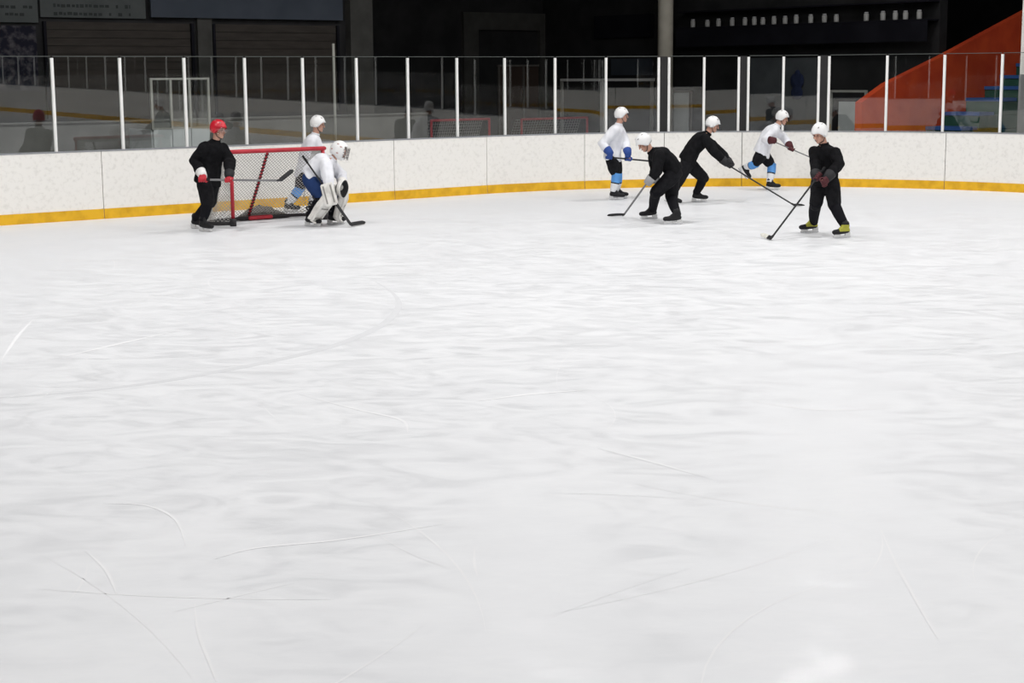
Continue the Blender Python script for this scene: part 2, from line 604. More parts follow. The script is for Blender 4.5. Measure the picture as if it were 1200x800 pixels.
for i in range(120):
    strip(bm, -S_HALF + 2 * S_HALF * i / 120, -S_HALF + 2 * S_HALF * (i + 1) / 120, 0.03, 0.09, 0.0, 1.19, 2)
o = obj('board_backing', bm, M['dark_metal'], boards); o['kind'] = 'stuff'

posts = [-2.73, -1.45, -0.17, 1.10, 2.38, 3.63, 4.88, 6.14, 7.38, 8.62, 9.82, 11.02, 11.25, 12.03, 12.79, 13.00, 13.76, 14.52, 14.74, 15.98, 17.21, 18.46]
while posts[-1] < S_HALF - 2:
    posts.append(posts[-1] + 1.75)
S_NEAR = -(L0 + RC * math.pi / 2 + 3)
while posts[0] > S_NEAR:
    posts.insert(0, posts[0] - 1.28)
GO, GZ0, GZ1 = 0.08, 1.225, 2.865
pane_mats = [M['glass'], M['glass_edge']]
for k, s in enumerate(posts):
    u, v = curve(s, GO)
    u2, v2 = curve(s + 0.01, GO)
    d = (rw(u2, v2) - rw(u, v)).normalized()
    nn = Vector((-d.y, d.x, 0))
    bm = bmesh.new()
    box(bm, rw(u, v, (GZ0 + GZ1 - 0.02) / 2), d * 0.027, nn * 0.030, UP * ((GZ1 - 0.02 - GZ0) / 2))
    bmesh.ops.bevel(bm, geom=[e for e in bm.edges if abs((e.verts[0].co - e.verts[1].co).z) > 1], offset=0.012, segments=2, affect='EDGES')
    p = obj('post', bm, M['alu'], screen)
for a, b in zip(posts, posts[1:]):
    pa, pb = rw(*curve(a, GO)), rw(*curve(b, GO))
    d = pb - pa
    ln = d.length
    if ln < 0.1:
        continue
    d.normalize()
    nn = Vector((-d.y, d.x, 0))
    mid = (pa + pb) / 2
    if ln < 0.3:        # the narrow fillers beside the gates are opaque strips
        bm = bmesh.new()
        box(bm, mid + UP * ((GZ0 + GZ1) / 2), d * (ln / 2 - 0.03), nn * 0.012, UP * ((GZ1 - GZ0) / 2))
        obj('gate_strip', bm, M['strip_grey'], screen)
        continue
    bm = bmesh.new()
    inw = nn if nn.dot(rw(0, 30) - mid) > 0 else -nn
    upt = (UP + inw * (0.011 if abs((a + b) / 2) < 6 else 0.004)).normalized()      # the panes lean a few millimetres towards the ice
    box(bm, mid + UP * ((GZ0 + GZ1) / 2), d * (ln / 2 - 0.028), nn * 0.006, upt * ((GZ1 - GZ0) / 2))
    pane = obj('glass_pane', bm, M['glass'], screen)
    if -5 < (a + b) / 2 < 21:
        bm = bmesh.new()
        box(bm, mid + UP * (GZ1 + 0.006), d * (ln / 2 - 0.02), nn * 0.008, UP * 0.006)
        obj('pane_edge', bm, M['glass_edge'], pane)


# ------------------------------------------------------------------ hall behind the screen
def quad_v(px0, py0, px1, py1, v, th, name, mat, parent=None):
    """flat slab on the plane v=const whose corners are read off the photograph"""
    p, q = on_v(px0, py0, v), on_v(px1, py1, v)
    bm = bmesh.new()
    boxuv(bm, uv(p)[0], uv(q)[0], v - th, v, min(p.z, q.z), max(p.z, q.z))
    return obj(name, bm, mat, parent)


def quad_u(px0, py0, px1, py1, u, th, name, mat, parent=None, z0=None):
    p, q = on_u(px0, py0, u), on_u(px1, py1, u)
    bm = bmesh.new()
    a, b = uv(p)[1], uv(q)[1]
    boxuv(bm, u, u + th, min(a, b), max(a, b), min(p.z, q.z) if z0 is None else z0, max(p.z, q.z))
    return obj(name, bm, mat, parent)


VE, VE2, UF = -6.0, -13.6, 20.0
uR = uv(on_v(436, 60, VE))[0]
bm = bmesh.new(); boxuv(bm, -29.6, uR, VE - 0.3, VE, -0.02, 12.0); struct(obj('wall_end', bm, M['wall_dark']))
bm = bmesh.new(); boxuv(bm, uR - 0.3, UF + 0.3, VE2 - 0.3, VE2, -0.02, 12.0); struct(obj('wall_recess', bm, M['wall_dark']))
bm = bmesh.new(); boxuv(bm, UF, UF + 0.3, VE2, 1.78, -0.02, 12.0); struct(obj('wall_far', bm, M['wall_dark']))
# pale lower wall
zd = 1.61
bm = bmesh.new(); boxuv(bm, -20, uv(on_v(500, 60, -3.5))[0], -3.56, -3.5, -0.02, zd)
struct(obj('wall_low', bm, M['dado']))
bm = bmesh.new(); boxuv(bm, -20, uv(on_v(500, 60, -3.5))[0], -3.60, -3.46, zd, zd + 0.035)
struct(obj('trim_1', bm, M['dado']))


def text_rows(p0, p1, v, rows, parent):
    """rows of small dark print, too small to read in the photograph"""
    u0, u1 = uv(p0)[0], uv(p1)[0]
    zt, zb = max(p0.z, p1.z), min(p0.z, p1.z)
    bm = bmesh.new()
    for (fz, fa, fb, hh) in rows:
        z = zt + (zb - zt) * fz
        x = u0 + (u1 - u0) * fa
        end = u0 + (u1 - u0) * fb
        while x < end:
            wv = random.uniform(0.05, 0.11)
            boxuv(bm, x, min(x + wv, end), v, v + 0.003, z - hh / 2 * random.uniform(0.6, 1), z + hh / 2 * random.uniform(0.6, 1))
            x += wv + (random.uniform(0.02, 0.04) if random.random() < 0.8 else 0.16)
    o = obj('print', bm, M['banner_text'], parent)
    o['kind'] = 'stuff'


def panel_thing(name, label, cat, px0, py0, px1, py1, v, mat, rows=None, th=0.05, group=None):
    p, q = on_v(px0, py0, v), on_v(px1, py1, v)
    r = empty(name, rw((uv(p)[0] + uv(q)[0]) / 2, v - th, min(p.z, q.z)), PHI)
    bpy.context.view_layer.update()
    tag(r, label, cat, group)
    o = quad_v(px0, py0, px1, py1, v, th, 'sheet', mat, None)
    o.parent = r
    o.matrix_parent_inverse = r.matrix_world.inverted()
    if rows:
        text_rows(p, q, v, rows, None)
        t = COL.objects[-1]
        t.parent = r
        t.matrix_parent_inverse = r.matrix_world.inverted()
    return r


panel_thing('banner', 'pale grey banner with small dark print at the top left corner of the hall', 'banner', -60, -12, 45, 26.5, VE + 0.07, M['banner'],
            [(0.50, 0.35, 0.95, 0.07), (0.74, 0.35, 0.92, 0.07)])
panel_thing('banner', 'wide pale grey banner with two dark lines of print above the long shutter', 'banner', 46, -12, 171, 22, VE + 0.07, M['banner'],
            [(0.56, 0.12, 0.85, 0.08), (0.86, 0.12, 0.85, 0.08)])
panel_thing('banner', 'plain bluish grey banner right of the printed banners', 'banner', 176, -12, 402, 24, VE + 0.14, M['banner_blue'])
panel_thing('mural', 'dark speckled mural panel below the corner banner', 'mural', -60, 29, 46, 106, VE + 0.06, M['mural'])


def shutter(label, px0, py0, px1, py1, v, n):
    p, q = on_v(px0, py0, v), on_v(px1, py1, v)
    u0, u1 = uv(p)[0], uv(q)[0]
    zt, zb = max(p.z, q.z), min(p.z, q.z)
    r = empty('roller_shutter', rw((u0 + u1) / 2, v, zb), PHI)
    tag(r, label, 'shutter', None)
    bpy.context.view_layer.update()
    inv = r.matrix_world.inverted()
    h = (zt - zb) / n
    for k in range(n):
        bm = bmesh.new()
        boxuv(bm, u0, u1, v + 0.005, v + 0.022 + 0.010 * (k % 3 == 1), zb + h * k + 0.006, zb + h * (k + 1) - 0.004)
        o = obj('slat', bm, M['shutter'], r); o.matrix_parent_inverse = inv
    for a, b in ((u0 - 0.06, u0), (u1, u1 + 0.06)):
        bm = bmesh.new(); boxuv(bm, a, b, v + 0.005, v + 0.09, zb, zt)
        o = obj('guide_rail', bm, M['wall_black'], r); o.matrix_parent_inverse = inv


shutter('brown slatted roller shutter under the wide printed banner', 52, 25, 226, 135, VE, 12)
shutter('dark slatted roller shutter under the bluish banner', 250, 28, 395, 130, VE, 11)


def pilaster(px0, px1, v, mat, nm, depth=0.3):
    a, b = uv(on_v(px0, 60, v))[0], uv(on_v(px1, 60, v))[0]
    bm = bmesh.new(); boxuv(bm, a, b, v - 0.02, v + depth, -0.02, 12.0)
    struct(obj(nm, bm, mat))


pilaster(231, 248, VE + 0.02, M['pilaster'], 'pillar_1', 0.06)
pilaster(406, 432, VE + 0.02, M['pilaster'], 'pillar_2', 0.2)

# recess: frames of doors on the far wall
def door_frame(nm, px0, px1, pytop, v, frame_mat, leaf_mat, mullions=(), wd=0.07):
    u0, u1 = uv(on_v(px0, 90, v))[0], uv(on_v(px1, 90, v))[0]
    zt = on_v((px0 + px1) / 2, pytop, v).z
    r = struct(empty(nm, rw(u0, v, 0)))
    r.rotation_euler = (0, 0, PHI)
    bpy.context.view_layer.update()
    inv = r.matrix_world.inverted()
    items = [('door_leaf', (u0, u1, v + 0.005, v + 0.03, 0, zt), leaf_mat), ('frame_head', (u0 - wd, u1 + wd, v + 0.005, v + 0.07, zt, zt + wd), frame_mat)]
    for m_ in (u0 - wd / 2, u1 + wd / 2) + tuple(uv(on_v(x, 90, v))[0] for x in mullions):
        items.append(('frame_post', (m_ - wd / 2, m_ + wd / 2, v + 0.032, v + 0.08, 0, zt), frame_mat))
    for n_, a, m_ in items:
        bm = bmesh.new(); boxuv(bm, *a)
        o = obj(n_, bm, m_, r); o.matrix_parent_inverse = inv


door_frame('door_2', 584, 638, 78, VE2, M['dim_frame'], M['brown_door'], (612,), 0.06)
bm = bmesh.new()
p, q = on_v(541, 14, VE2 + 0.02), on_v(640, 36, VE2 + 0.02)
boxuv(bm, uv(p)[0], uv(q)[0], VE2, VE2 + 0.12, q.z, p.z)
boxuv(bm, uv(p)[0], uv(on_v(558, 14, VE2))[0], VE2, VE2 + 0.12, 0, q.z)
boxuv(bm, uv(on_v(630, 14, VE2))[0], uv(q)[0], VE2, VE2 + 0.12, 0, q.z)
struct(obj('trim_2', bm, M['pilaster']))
# round column
pc = on_u(779.7, 60, UF - 0.6)
uc, vc = uv(pc)
bm = bmesh.new()
rc = 0.223
loft(bm, [ering(rw(uc, vc, z), TU * rc, NV * rc, 28) for z in (-0.02, 6, 12.0)])
o = struct(obj('column_1', bm, M['column'], smooth=True))
pc = rw(17.35, 6.35)
bm = bmesh.new()
boxuv(bm, 17.22, 17.75, 6.0, 6.5, 2.42, 12.0)
c2 = struct(obj('column_2', bm, M['column_pale']))
bm = bmesh.new()
boxuv(bm, 17.21, 17.76, 5.99, 6.51, -0.02, 2.42)
obj('painted_base', bm, M['column_grey'], c2)

# far side wall: shelf of canisters high up
rz_ = PHI + math.pi / 2
p0, p1 = on_u(797, 31, UF - 0.3), on_u(1110, 22.5, UF - 0.3)
shz = (p0.z + p1.z) / 2 - 0.01
r = empty('wall_shelf', rw(UF - 0.02, 0, shz))
tag(r, 'long dark shelf high on the far wall right of the beige column', 'shelf')
bpy.context.view_layer.update()
inv = r.matrix_world.inverted()
va, vb = uv(p0)[1], min(uv(p1)[1], 1.75)
for nm, a in (('shelf_board', (UF - 0.45, UF - 0.001, va, vb, shz - 0.04, shz)), ('shelf_board', (UF - 0.45, UF - 0.001, va, vb, shz + 0.42, shz + 0.46)), ('shelf_front', (UF - 0.47, UF - 0.451, va, vb, shz - 0.55, shz - 0.045))):
    bm = bmesh.new(); boxuv(bm, *a)
    o = obj(nm, bm, M['wall_black'], r); o.matrix_parent_inverse = inv
can_px = [(812, 1), (829, .5), (842, .8), (858, 1), (873, .9), (884, 1), (894, .6), (907, .9), (920, .8), (933, 1.1), (950, 1), (966, 1), (980, .6), (1015, 1), (1034.5, 1.1), (1049, 1), (1061, .9), (1077, 1)]
proto = None
for k, (px, sc) in enumerate(can_px):
    u, v = uv(on_u(px, 25, UF - 0.3))
    if proto is None:
        r = empty('canister', rw(UF - 0.3, v, shz))
        tag(r, 'small pale canister with a lid on the high dark wall shelf', 'canister', 'canisters on the high wall shelf')
        bm = bmesh.new()
        loft(bm, [ering(Vector((0, 0, z)), Vector((q, 0, 0)), Vector((0, q, 0)), 14) for z, q in ((0.001, 0.06), (0.02, 0.068), (0.17, 0.068), (0.185, 0.05))])
        b1 = obj('body', bm, M['canister'], r, True)
        bm = bmesh.new()
        loft(bm, [ering(Vector((0, 0, z)), Vector((q, 0, 0)), Vector((0, q, 0)), 14) for z, q in ((0.185, 0.056), (0.215, 0.056), (0.225, 0.045))])
        b2 = obj('lid', bm, M['cuff_grey'], r, True)
        proto = (r, b1, b2)
    else:
        r = proto[0].copy(); COL.objects.link(r)
        r.location = rw(UF - 0.3, v, shz)
        for c in proto[1:]:
            d = c.copy(); d.parent = r; COL.objects.link(d)
    r.scale = (1, 1, 0.75 + 0.3 * sc)

# doors and panels along the far wall
def door_u(nm, px0, px1, pytop, u, frame_mat, leaf_mat, lpx0, lpx1, lpy, wd=0.06):
    v0, v1 = uv(on_u(px0, 110, u))[1], uv(on_u(px1, 110, u))[1]
    zt = on_u((px0 + px1) / 2, pytop, u).z
    l0, l1, lz = uv(on_u(lpx0, 130, u))[1], uv(on_u(lpx1, 130, u))[1], on_u((lpx0 + lpx1) / 2, lpy, u).z
    r = struct(empty(nm, rw(u, v0, 0)))
    bpy.context.view_layer.update()
    inv = r.matrix_world.inverted()
    for n_, a, m_ in (('frame_head', (u, u + 0.06, v0, v1 + wd, zt - wd, zt), frame_mat), ('frame_post', (u, u + 0.06, v1, v1 + wd, 0, zt - wd), frame_mat), ('frame_post', (u, u + 0.06, v0, v0 + wd, 0, zt - wd), frame_mat),
                      ('door_leaf', (u + 0.02, u + 0.05, l0, l1, 0.02, lz), leaf_mat)):
        bm = bmesh.new(); boxuv(bm, *a)
        o = obj(n_, bm, m_, r); o.matrix_parent_inverse = inv


door_u('door_3', 972, 1013, 105.5, 19.0, M['pale_frame'], M['pale_panel'], 982, 1004.5, 119)
door_u('door_4', 787, 808, 106, UF - 0.08, M['dim_frame'], M['pale_panel'], 789, 806, 108)
o = quad_u(880, 68, 919, 150, UF - 0.1, 0.05, 'wall_panel', M['wall_grey'], None, 0.0); struct(o)
o = quad_u(921, 68, 958, 150, UF - 0.1, 0.05, 'wall_panel', M['wall_grey'], None, 0.0); struct(o)


def panel_u(name, label, cat, px0, py0, px1, py1, mat, off=0.10):
    p, q = on_u(px0, py0, UF - off), on_u(px1, py1, UF - off)
    r = empty(name, rw(UF - off, (uv(p)[1] + uv(q)[1]) / 2, min(p.z, q.z)))
    tag(r, label, cat)
    bpy.context.view_layer.update()
    o = quad_u(px0, py0, px1, py1, UF - off, off - 0.01, 'sheet', mat, None)
    o.parent = r
    o.matrix_parent_inverse = r.matrix_world.inverted()


panel_u('sign_board', 'black panel high on the far wall just left of the beige column', 'sign', 696, 19, 764, 43, M['wall_black'])
panel_u('banner', 'dark bluish banner over the pale door frame left of the beige column', 'banner', 716, 69, 762, 88, M['banner_blue'])
ra, rb, rz1 = uv(on_u(657, 92, UF - 0.1))[1], uv(on_u(765, 92, UF - 0.1))[1], on_u(710, 92, UF - 0.1).z
rm = uv(on_u(705, 92, UF - 0.1))[1]
d1 = struct(empty('door_1', rw(UF - 0.1, (ra + rb) / 2, 0)))
bpy.context.view_layer.update()
inv = d1.matrix_world.inverted()
for n_, a, m_ in (('door_leaf', (UF - 0.05, UF - 0.01, ra, rm, 0, rz1 - 0.09), M['wall_dark']), ('door_leaf', (UF - 0.05, UF - 0.01, rm, rb, 0, rz1 - 0.09), M['wall_dark']),
                  ('frame_head', (UF - 0.12, UF - 0.01, ra, rb, rz1 - 0.08, rz1), M['cuff_white']), ('frame_post', (UF - 0.12, UF - 0.055, ra, ra + 0.09, 0, rz1 - 0.085), M['pale_frame']),
                  ('frame_post', (UF - 0.12, UF - 0.055, rm - 0.05, rm + 0.09, 0, rz1 - 0.085), M['cuff_white']), ('frame_post', (UF - 0.12, UF - 0.055, rb - 0.09, rb, 0, rz1 - 0.085), M['pale_frame'])):
    bm = bmesh.new(); boxuv(bm, *a)
    o = obj(n_, bm, m_, d1); o.matrix_parent_inverse = inv
# navy cloth hanging on the grey panel
pa = on_u(934, 100, UF - 0.16)
u, v = uv(pa)
bm = bmesh.new()
for c, hw, hz in (((0, 0.12), 0.26, 0.24), ((0, -0.2), 0.22, 0.2), ((0, 0.33), 0.1, 0.1)):
    ellipsoid(bm, rw(UF - 0.16, v + c[0], pa.z + c[1]), TU * 0.045, NV * hw, UP * hz)
ck = fuse('hanging_jacket', bm, M['blue_cloth'], None, 0.02, 6, 0.02, 7)
tag(ck, 'dark navy garment hanging on the grey panel behind the screen', 'garment')

# grandstand at the right: orange parapet, blue treads on green steps
gs = empty('grandstand', rw(17, 2.0, 0), PHI)
tag(gs, 'orange sided grandstand with blue treads rising behind the screen at the right', 'grandstand')
bpy.context.view_layer.update()
inv = gs.matrix_world.inverted()
VS = 2.0
pts = [on_v(1010, 120, VS), on_v(1040, 98, VS), on_v(1110, 63, VS), on_v(1193, 18, VS)]
prof = [(uv(p)[0], p.z) for p in pts]
sl = (prof[3][1] - prof[2][1]) / (prof[3][0] - prof[2][0])
prof.append((26.5, prof[3][1] + sl * (26.5 - prof[3][0])))
prof = [(prof[0][0], 0.0)] + prof + [(26.5, 0.0)]
bm = bmesh.new()
fa = [bm.verts.new(rw(u, VS, z)) for u, z in prof]
fb = [bm.verts.new(rw(u, VS - 0.2, z)) for u, z in prof]
bm.faces.new(fa); bm.faces.new(fb[::-1])
for i in range(len(fa)):
    j = (i + 1) % len(fa)
    bm.faces.new((fa[i], fb[i], fb[j], fa[j]))
o = obj('parapet', bm, M['orange'], gs); o.matrix_parent_inverse = inv
VT = 3.1
for k, (px, py) in enumerate(((1090, 148), (1110, 131), (1137, 114.5), (1159, 101), (1177, 88), (1196, 74))):
    p = on_v(px, py, VS + 0.15)
    u = uv(p)[0]
    bm = bmesh.new(); boxuv(bm, u + 0.03, 26.4, VS + 0.01, VT - 0.02 + 0.002 * k, max(0, p.z - 0.42), p.z - 0.09)
    o = obj('step', bm, M['green_step'], gs); o.matrix_parent_inverse = inv
    bm = bmesh.new(); boxuv(bm, u, u + 0.62, VS + 0.01, VT, p.z - 0.085, p.z)
    o = obj('tread', bm, M['blue_seat'], gs); o.matrix_parent_inverse = inv

# glazed cabin behind the end boards
vb_ = -2.2
p, q = on_v(177, 92, vb_), on_v(246, 150, vb_)
u0, u1, zt, zm = uv(p)[0], uv(q)[0], p.z, q.z
bc = empty('glazed_cabin', rw((u0 + u1) / 2, vb_ - 0.5, -0.02), PHI)
tag(bc, 'small glazed cabin with pale lower panels behind the end screen', 'cabin')
bpy.context.view_layer.update()
inv = bc.matrix_world.inverted()


def cabin(nm, a, m_):
    bm = bmesh.new(); boxuv(bm, *a)
    o = obj(nm, bm, m_, bc); o.matrix_parent_inverse = inv


nw = 3
for k in range(nw):
    a, b = u0 + (u1 - u0) * k / nw, u0 + (u1 - u0) * (k + 1) / nw
    cabin('lower_panel', (a + 0.01, b - 0.01, vb_ - 0.04, vb_, -0.02, zm), M['pale_panel'])
    cabin('pane', (a + 0.025, b - 0.025, vb_ - 0.026, vb_ - 0.014, zm + 0.03, zt - 0.03), M['glass'])
for k in range(nw + 1):
    a = u0 + (u1 - u0) * k / nw
    cabin('mullion', (a - 0.022, a + 0.022, vb_ - 0.045, vb_ + 0.005, zm, zt - 0.03), M['pale_frame'])
cabin('head_rail', (u0 - 0.022, u1 + 0.022, vb_ - 0.045, vb_ + 0.005, zt - 0.03, zt + 0.01), M['pale_frame'])
cabin('mid_rail', (u0 - 0.022, u1 + 0.022, vb_ - 0.045, vb_ + 0.006, zm, zm + 0.03), M['pale_frame'])
for uu in (u0, u1):
    cabin('side_panel', (uu - 0.02, uu + 0.02, vb_ - 1.0, vb_ - 0.05, -0.02, zm), M['pale_panel'])

# thin pole standing behind the end screen
vp_ = -2.6
p = on_v(390.5, 50, vp_)
u = uv(p)[0]
pl = empty('pole', rw(u, vp_, -0.02), PHI)
tag(pl, 'thin grey pole rising above the screen left of the dark recess', 'pole')
bm = bmesh.new(); loft(bm, [ering(Vector((0, 0, z)), Vector((r_, 0, 0)), Vector((0, r_, 0)), 10) for z, r_ in ((0.02, 0.032), (p.z, 0.028))])
obj('shaft', bm, M['pale_frame'], pl, True)
bm = bmesh.new(); loft(bm, [ering(Vector((0, 0, z)), Vector((r_, 0, 0)), Vector((0, r_, 0)), 16) for z, r_ in ((0.0, 0.16), (0.02, 0.15))])
obj('base_plate', bm, M['dark_metal'], pl)

# ------------------------------------------------------------------ goal
GU, GV, GH, GW = -0.05, 2.93, 1.22, 0.915
gl = empty('hockey_goal', rw(GU, GV, 0), PHI)
tag(gl, 'red framed hockey goal with white netting in front of the end boards', 'goal')
bpy.context.view_layer.update()


def G(u, v, z):
    """goal frame: u across, v back from the mouth"""
    return Vector((u, v, z))      # local axes: x along the end boards, y away from the mouth


def gpart(nm, bm, m_, smooth=True, parent=None):
    return obj(nm, bm, m_, parent or gl, smooth)


for sx_ in (-1, 1):
    bm = bmesh.new(); tube(bm, [G(sx_ * GW, 0, 0.0), G(sx_ * GW, 0, GH)], 0.032, 12, False); po = gpart('goal_post', bm, M['goal_red'])
    bm = bmesh.new(); tube(bm, [G(sx_ * GW, 0, 0.002), G(sx_ * GW, 0, 0.13)], 0.055, 12, False); gpart('post_pad', bm, M['goal_black'], True, po)
bm = bmesh.new(); tube(bm, [G(-GW - 0.03, 0, GH + 0.03), G(GW + 0.03, 0, GH + 0.03)], 0.037, 12, True); gpart('crossbar', bm, M['goal_red'])
DB, FL = 0.86, 0.24
base_path = [(-GW, 0.02), (-GW - FL, 0.22), (-GW - FL * 0.95, 0.5), (-GW * 0.8, DB - 0.13), (0, DB - 0.11), (GW * 0.8, DB - 0.13), (GW + FL * 0.95, 0.5), (GW + FL, 0.22), (GW, 0.02)]
bp3 = smooth_path([Vector((x, y, 0.045)) for x, y in base_path], 6)
bm = bmesh.new(); tube(bm, bp3, 0.030, 8, True); br = gpart('base_frame', bm, M['goal_black'])
bm = bmesh.new(); tube(bm, [G(-0.16, DB - 0.13, 0.047), G(0.05, DB - 0.11, 0.047), G(0.26, DB - 0.13, 0.047)], 0.038, 8, True); gpart('base_sleeve', bm, M['goal_red'], True, br)
# leaning centre brace with black lacing
bt, bb_ = Vector((-0.10, 0.18, GH - 0.02)), Vector((-0.10, DB + 0.03, 0.06))
bm = bmesh.new(); tube(bm, [bt, bb_], 0.021, 10, True); cb = gpart('centre_brace', bm, M['goal_red'])
bm = bmesh.new()
dd = (bb_ - bt)
a_, b_ = perp(dd)
hx = []
for k in range(161):
    t = k / 160
    an = t * 2 * math.pi * 20
    hx.append(bt + dd * t + (a_ * math.cos(an) + b_ * math.sin(an)) * 0.025)
tube(bm, hx, 0.011, 5, False); gpart('lacing', bm, M['goal_black'], True, cb)


def netting(surf, nu, nv, th, nm, mat):
    """diamond netting of real cords over the surface surf(s, t)"""
    bm = bmesh.new()
    grid = {}

    def vert(i, j):
        if (i, j) not in grid:
            grid[(i, j)] = surf(i / nu, j / nv)
        return grid[(i, j)]

    def cord(p, q):
        d = q - p
        a, b = perp(d, Vector((0.3, 1, 0.2)))
        r1 = [bm.verts.new(p + a * th), bm.verts.new(p - a * th * 0.5 + b * th * 0.87), bm.verts.new(p - a * th * 0.5 - b * th * 0.87)]
        r2 = [bm.verts.new(q + a * th), bm.verts.new(q - a * th * 0.5 + b * th * 0.87), bm.verts.new(q - a * th * 0.5 - b * th * 0.87)]
        for k in range(3):
            bm.faces.new((r1[k], r1[(k + 1) % 3], r2[(k + 1) % 3], r2[k]))
    for i in range(nu):
        for j in range(nv):
            if (i + j) % 2 == 0:
                cord(vert(i, j), vert(i + 1, j + 1))
            else:
                cord(vert(i + 1, j), vert(i, j + 1))
    o = gpart(nm, bm, mat, False)
    o['kind'] = 'stuff'


def back_surf(s, t):
    x = -GW + 2 * GW * s
    # from the crossbar, over a shallow top, down to the rear bar
    y0, z0 = 0.03, GH + 0.01
    xe = x * 0.98
    ye = DB + 0.05 * (1 - (x / GW) ** 2) - 0.12 * max(0, abs(x / GW) - 0.75) * 4 * 0.6
    if t < 0.16:
        k = t / 0.16
        return Vector((x, y0 + 0.34 * k, z0 - 0.03 * k))
    k = (t - 0.16) / 0.84
    sag = 0.05 * math.sin(math.pi * k)
    return Vector((x + (xe - x) * k, y0 + 0.34 + (ye - y0 - 0.34) * k - sag, z0 - 0.03 + (0.06 - z0 + 0.03) * k))


netting(back_surf, 56, 50, 0.0052, 'back_netting', M['net'])
for sx_ in (-1, 1):
    def side_surf(s, t, sx_=sx_):
        top = Vector((sx_ * GW, 0.03 + 0.34 * s, GH - 0.03 * s))
        pth = [Vector((sx_ * GW, 0.03, 0.06)), Vector((sx_ * (GW + FL), 0.22, 0.06)), Vector((sx_ * (GW + FL * 0.9), 0.5, 0.06)), Vector((sx_ * GW * 0.98, DB - 0.07, 0.06))]
        f = s * 3
        i = min(int(f), 2)
        bot = pth[i].lerp(pth[i + 1], f - i)
        return top.lerp(bot, t)
    netting(side_surf, 26, 42, 0.0056, 'side_netting', M['net'])
# bunched skirt of netting lying over the rear bar
bm = bmesh.new()
rings = []
for k in range(15):
    x = -0.30 + 1.0 * k / 14
    h = 0.06 + 0.17 * math.sin(math.pi * k / 14) ** 1.3 * (1 + 0.12 * math.sin(k * 2.1))
    d_ = 0.10 + 0.10 * math.sin(math.pi * k / 14)
    rings.append([Vector((x, DB - 0.02 - d_ * 0.2 + 2 * d_ * (j / 11), 0.006 + max(0.0, h * math.sin(math.pi * j / 11)) )) for j in range(12)])
loft(bm, [r_ + [Vector((r_[-1].x, r_[-1].y - 0.01, 0.004)), Vector((r_[0].x, r_[0].y + 0.01, 0.004))] for r_ in rings])
gpart('net_skirt', bm, M['net_dark'])


def stored_goal(label, px0, px1, pyt, v):
    a, b = uv(on_v(px0, 120, v))[0], uv(on_v(px1, 120, v))[0]
    zt = on_v((px0 + px1) / 2, pyt, v).z
    r = empty('stored_goal', rw((a + b) / 2, v, -0.02), PHI)
    tag(r, label, 'goal')
    hw = (b - a) / 2
    for sg in (-1, 1):
        bm = bmesh.new(); tube(bm, [Vector((hw * sg, 0, 0.0)), Vector((hw * sg, 0, zt))], 0.035, 8, False); obj('goal_post', bm, M['goal_red'], r, True)
    bm = bmesh.new(); tube(bm, [Vector((-hw, 0, zt)), Vector((hw, 0, zt))], 0.035, 8, True); obj('crossbar', bm, M['goal_red'], r, True)
    bm = bmesh.new(); tube(bm, [Vector((-hw, 0, 0.04)), Vector((-hw, 0.8, 0.04)), Vector((hw, 0.8, 0.04)), Vector((hw, 0, 0.04))], 0.03, 8, True); obj('base_frame', bm, M['goal_red'], r, True)
    bm = bmesh.new()
    n = 26
    for i in range(n + 1):
        x = -hw + 2 * hw * i / n
        tube(bm, [Vector((x, 0.02, zt)), Vector((x, 0.3, zt - 0.03)), Vector((x, 0.8, 0.05))], 0.006, 3, False)
    for k in range(16):
        t = k / 15
        p = Vector((0, 0.3, zt - 0.03)).lerp(Vector((0, 0.8, 0.05)), t)
        tube(bm, [p + Vector((-hw, 0, 0)), p + Vector((hw, 0, 0))], 0.006, 3, False)
    o = obj('back_netting', bm, M['net'], r)
    o['kind'] = 'stuff'


stored_goal('spare red goal with pale netting standing in the recess behind the screen, left one', 505, 573, 139.5, -8.5)
stored_goal('spare red goal in the recess behind the screen, nearest the beige column', 611, 688, 138, -10.0)

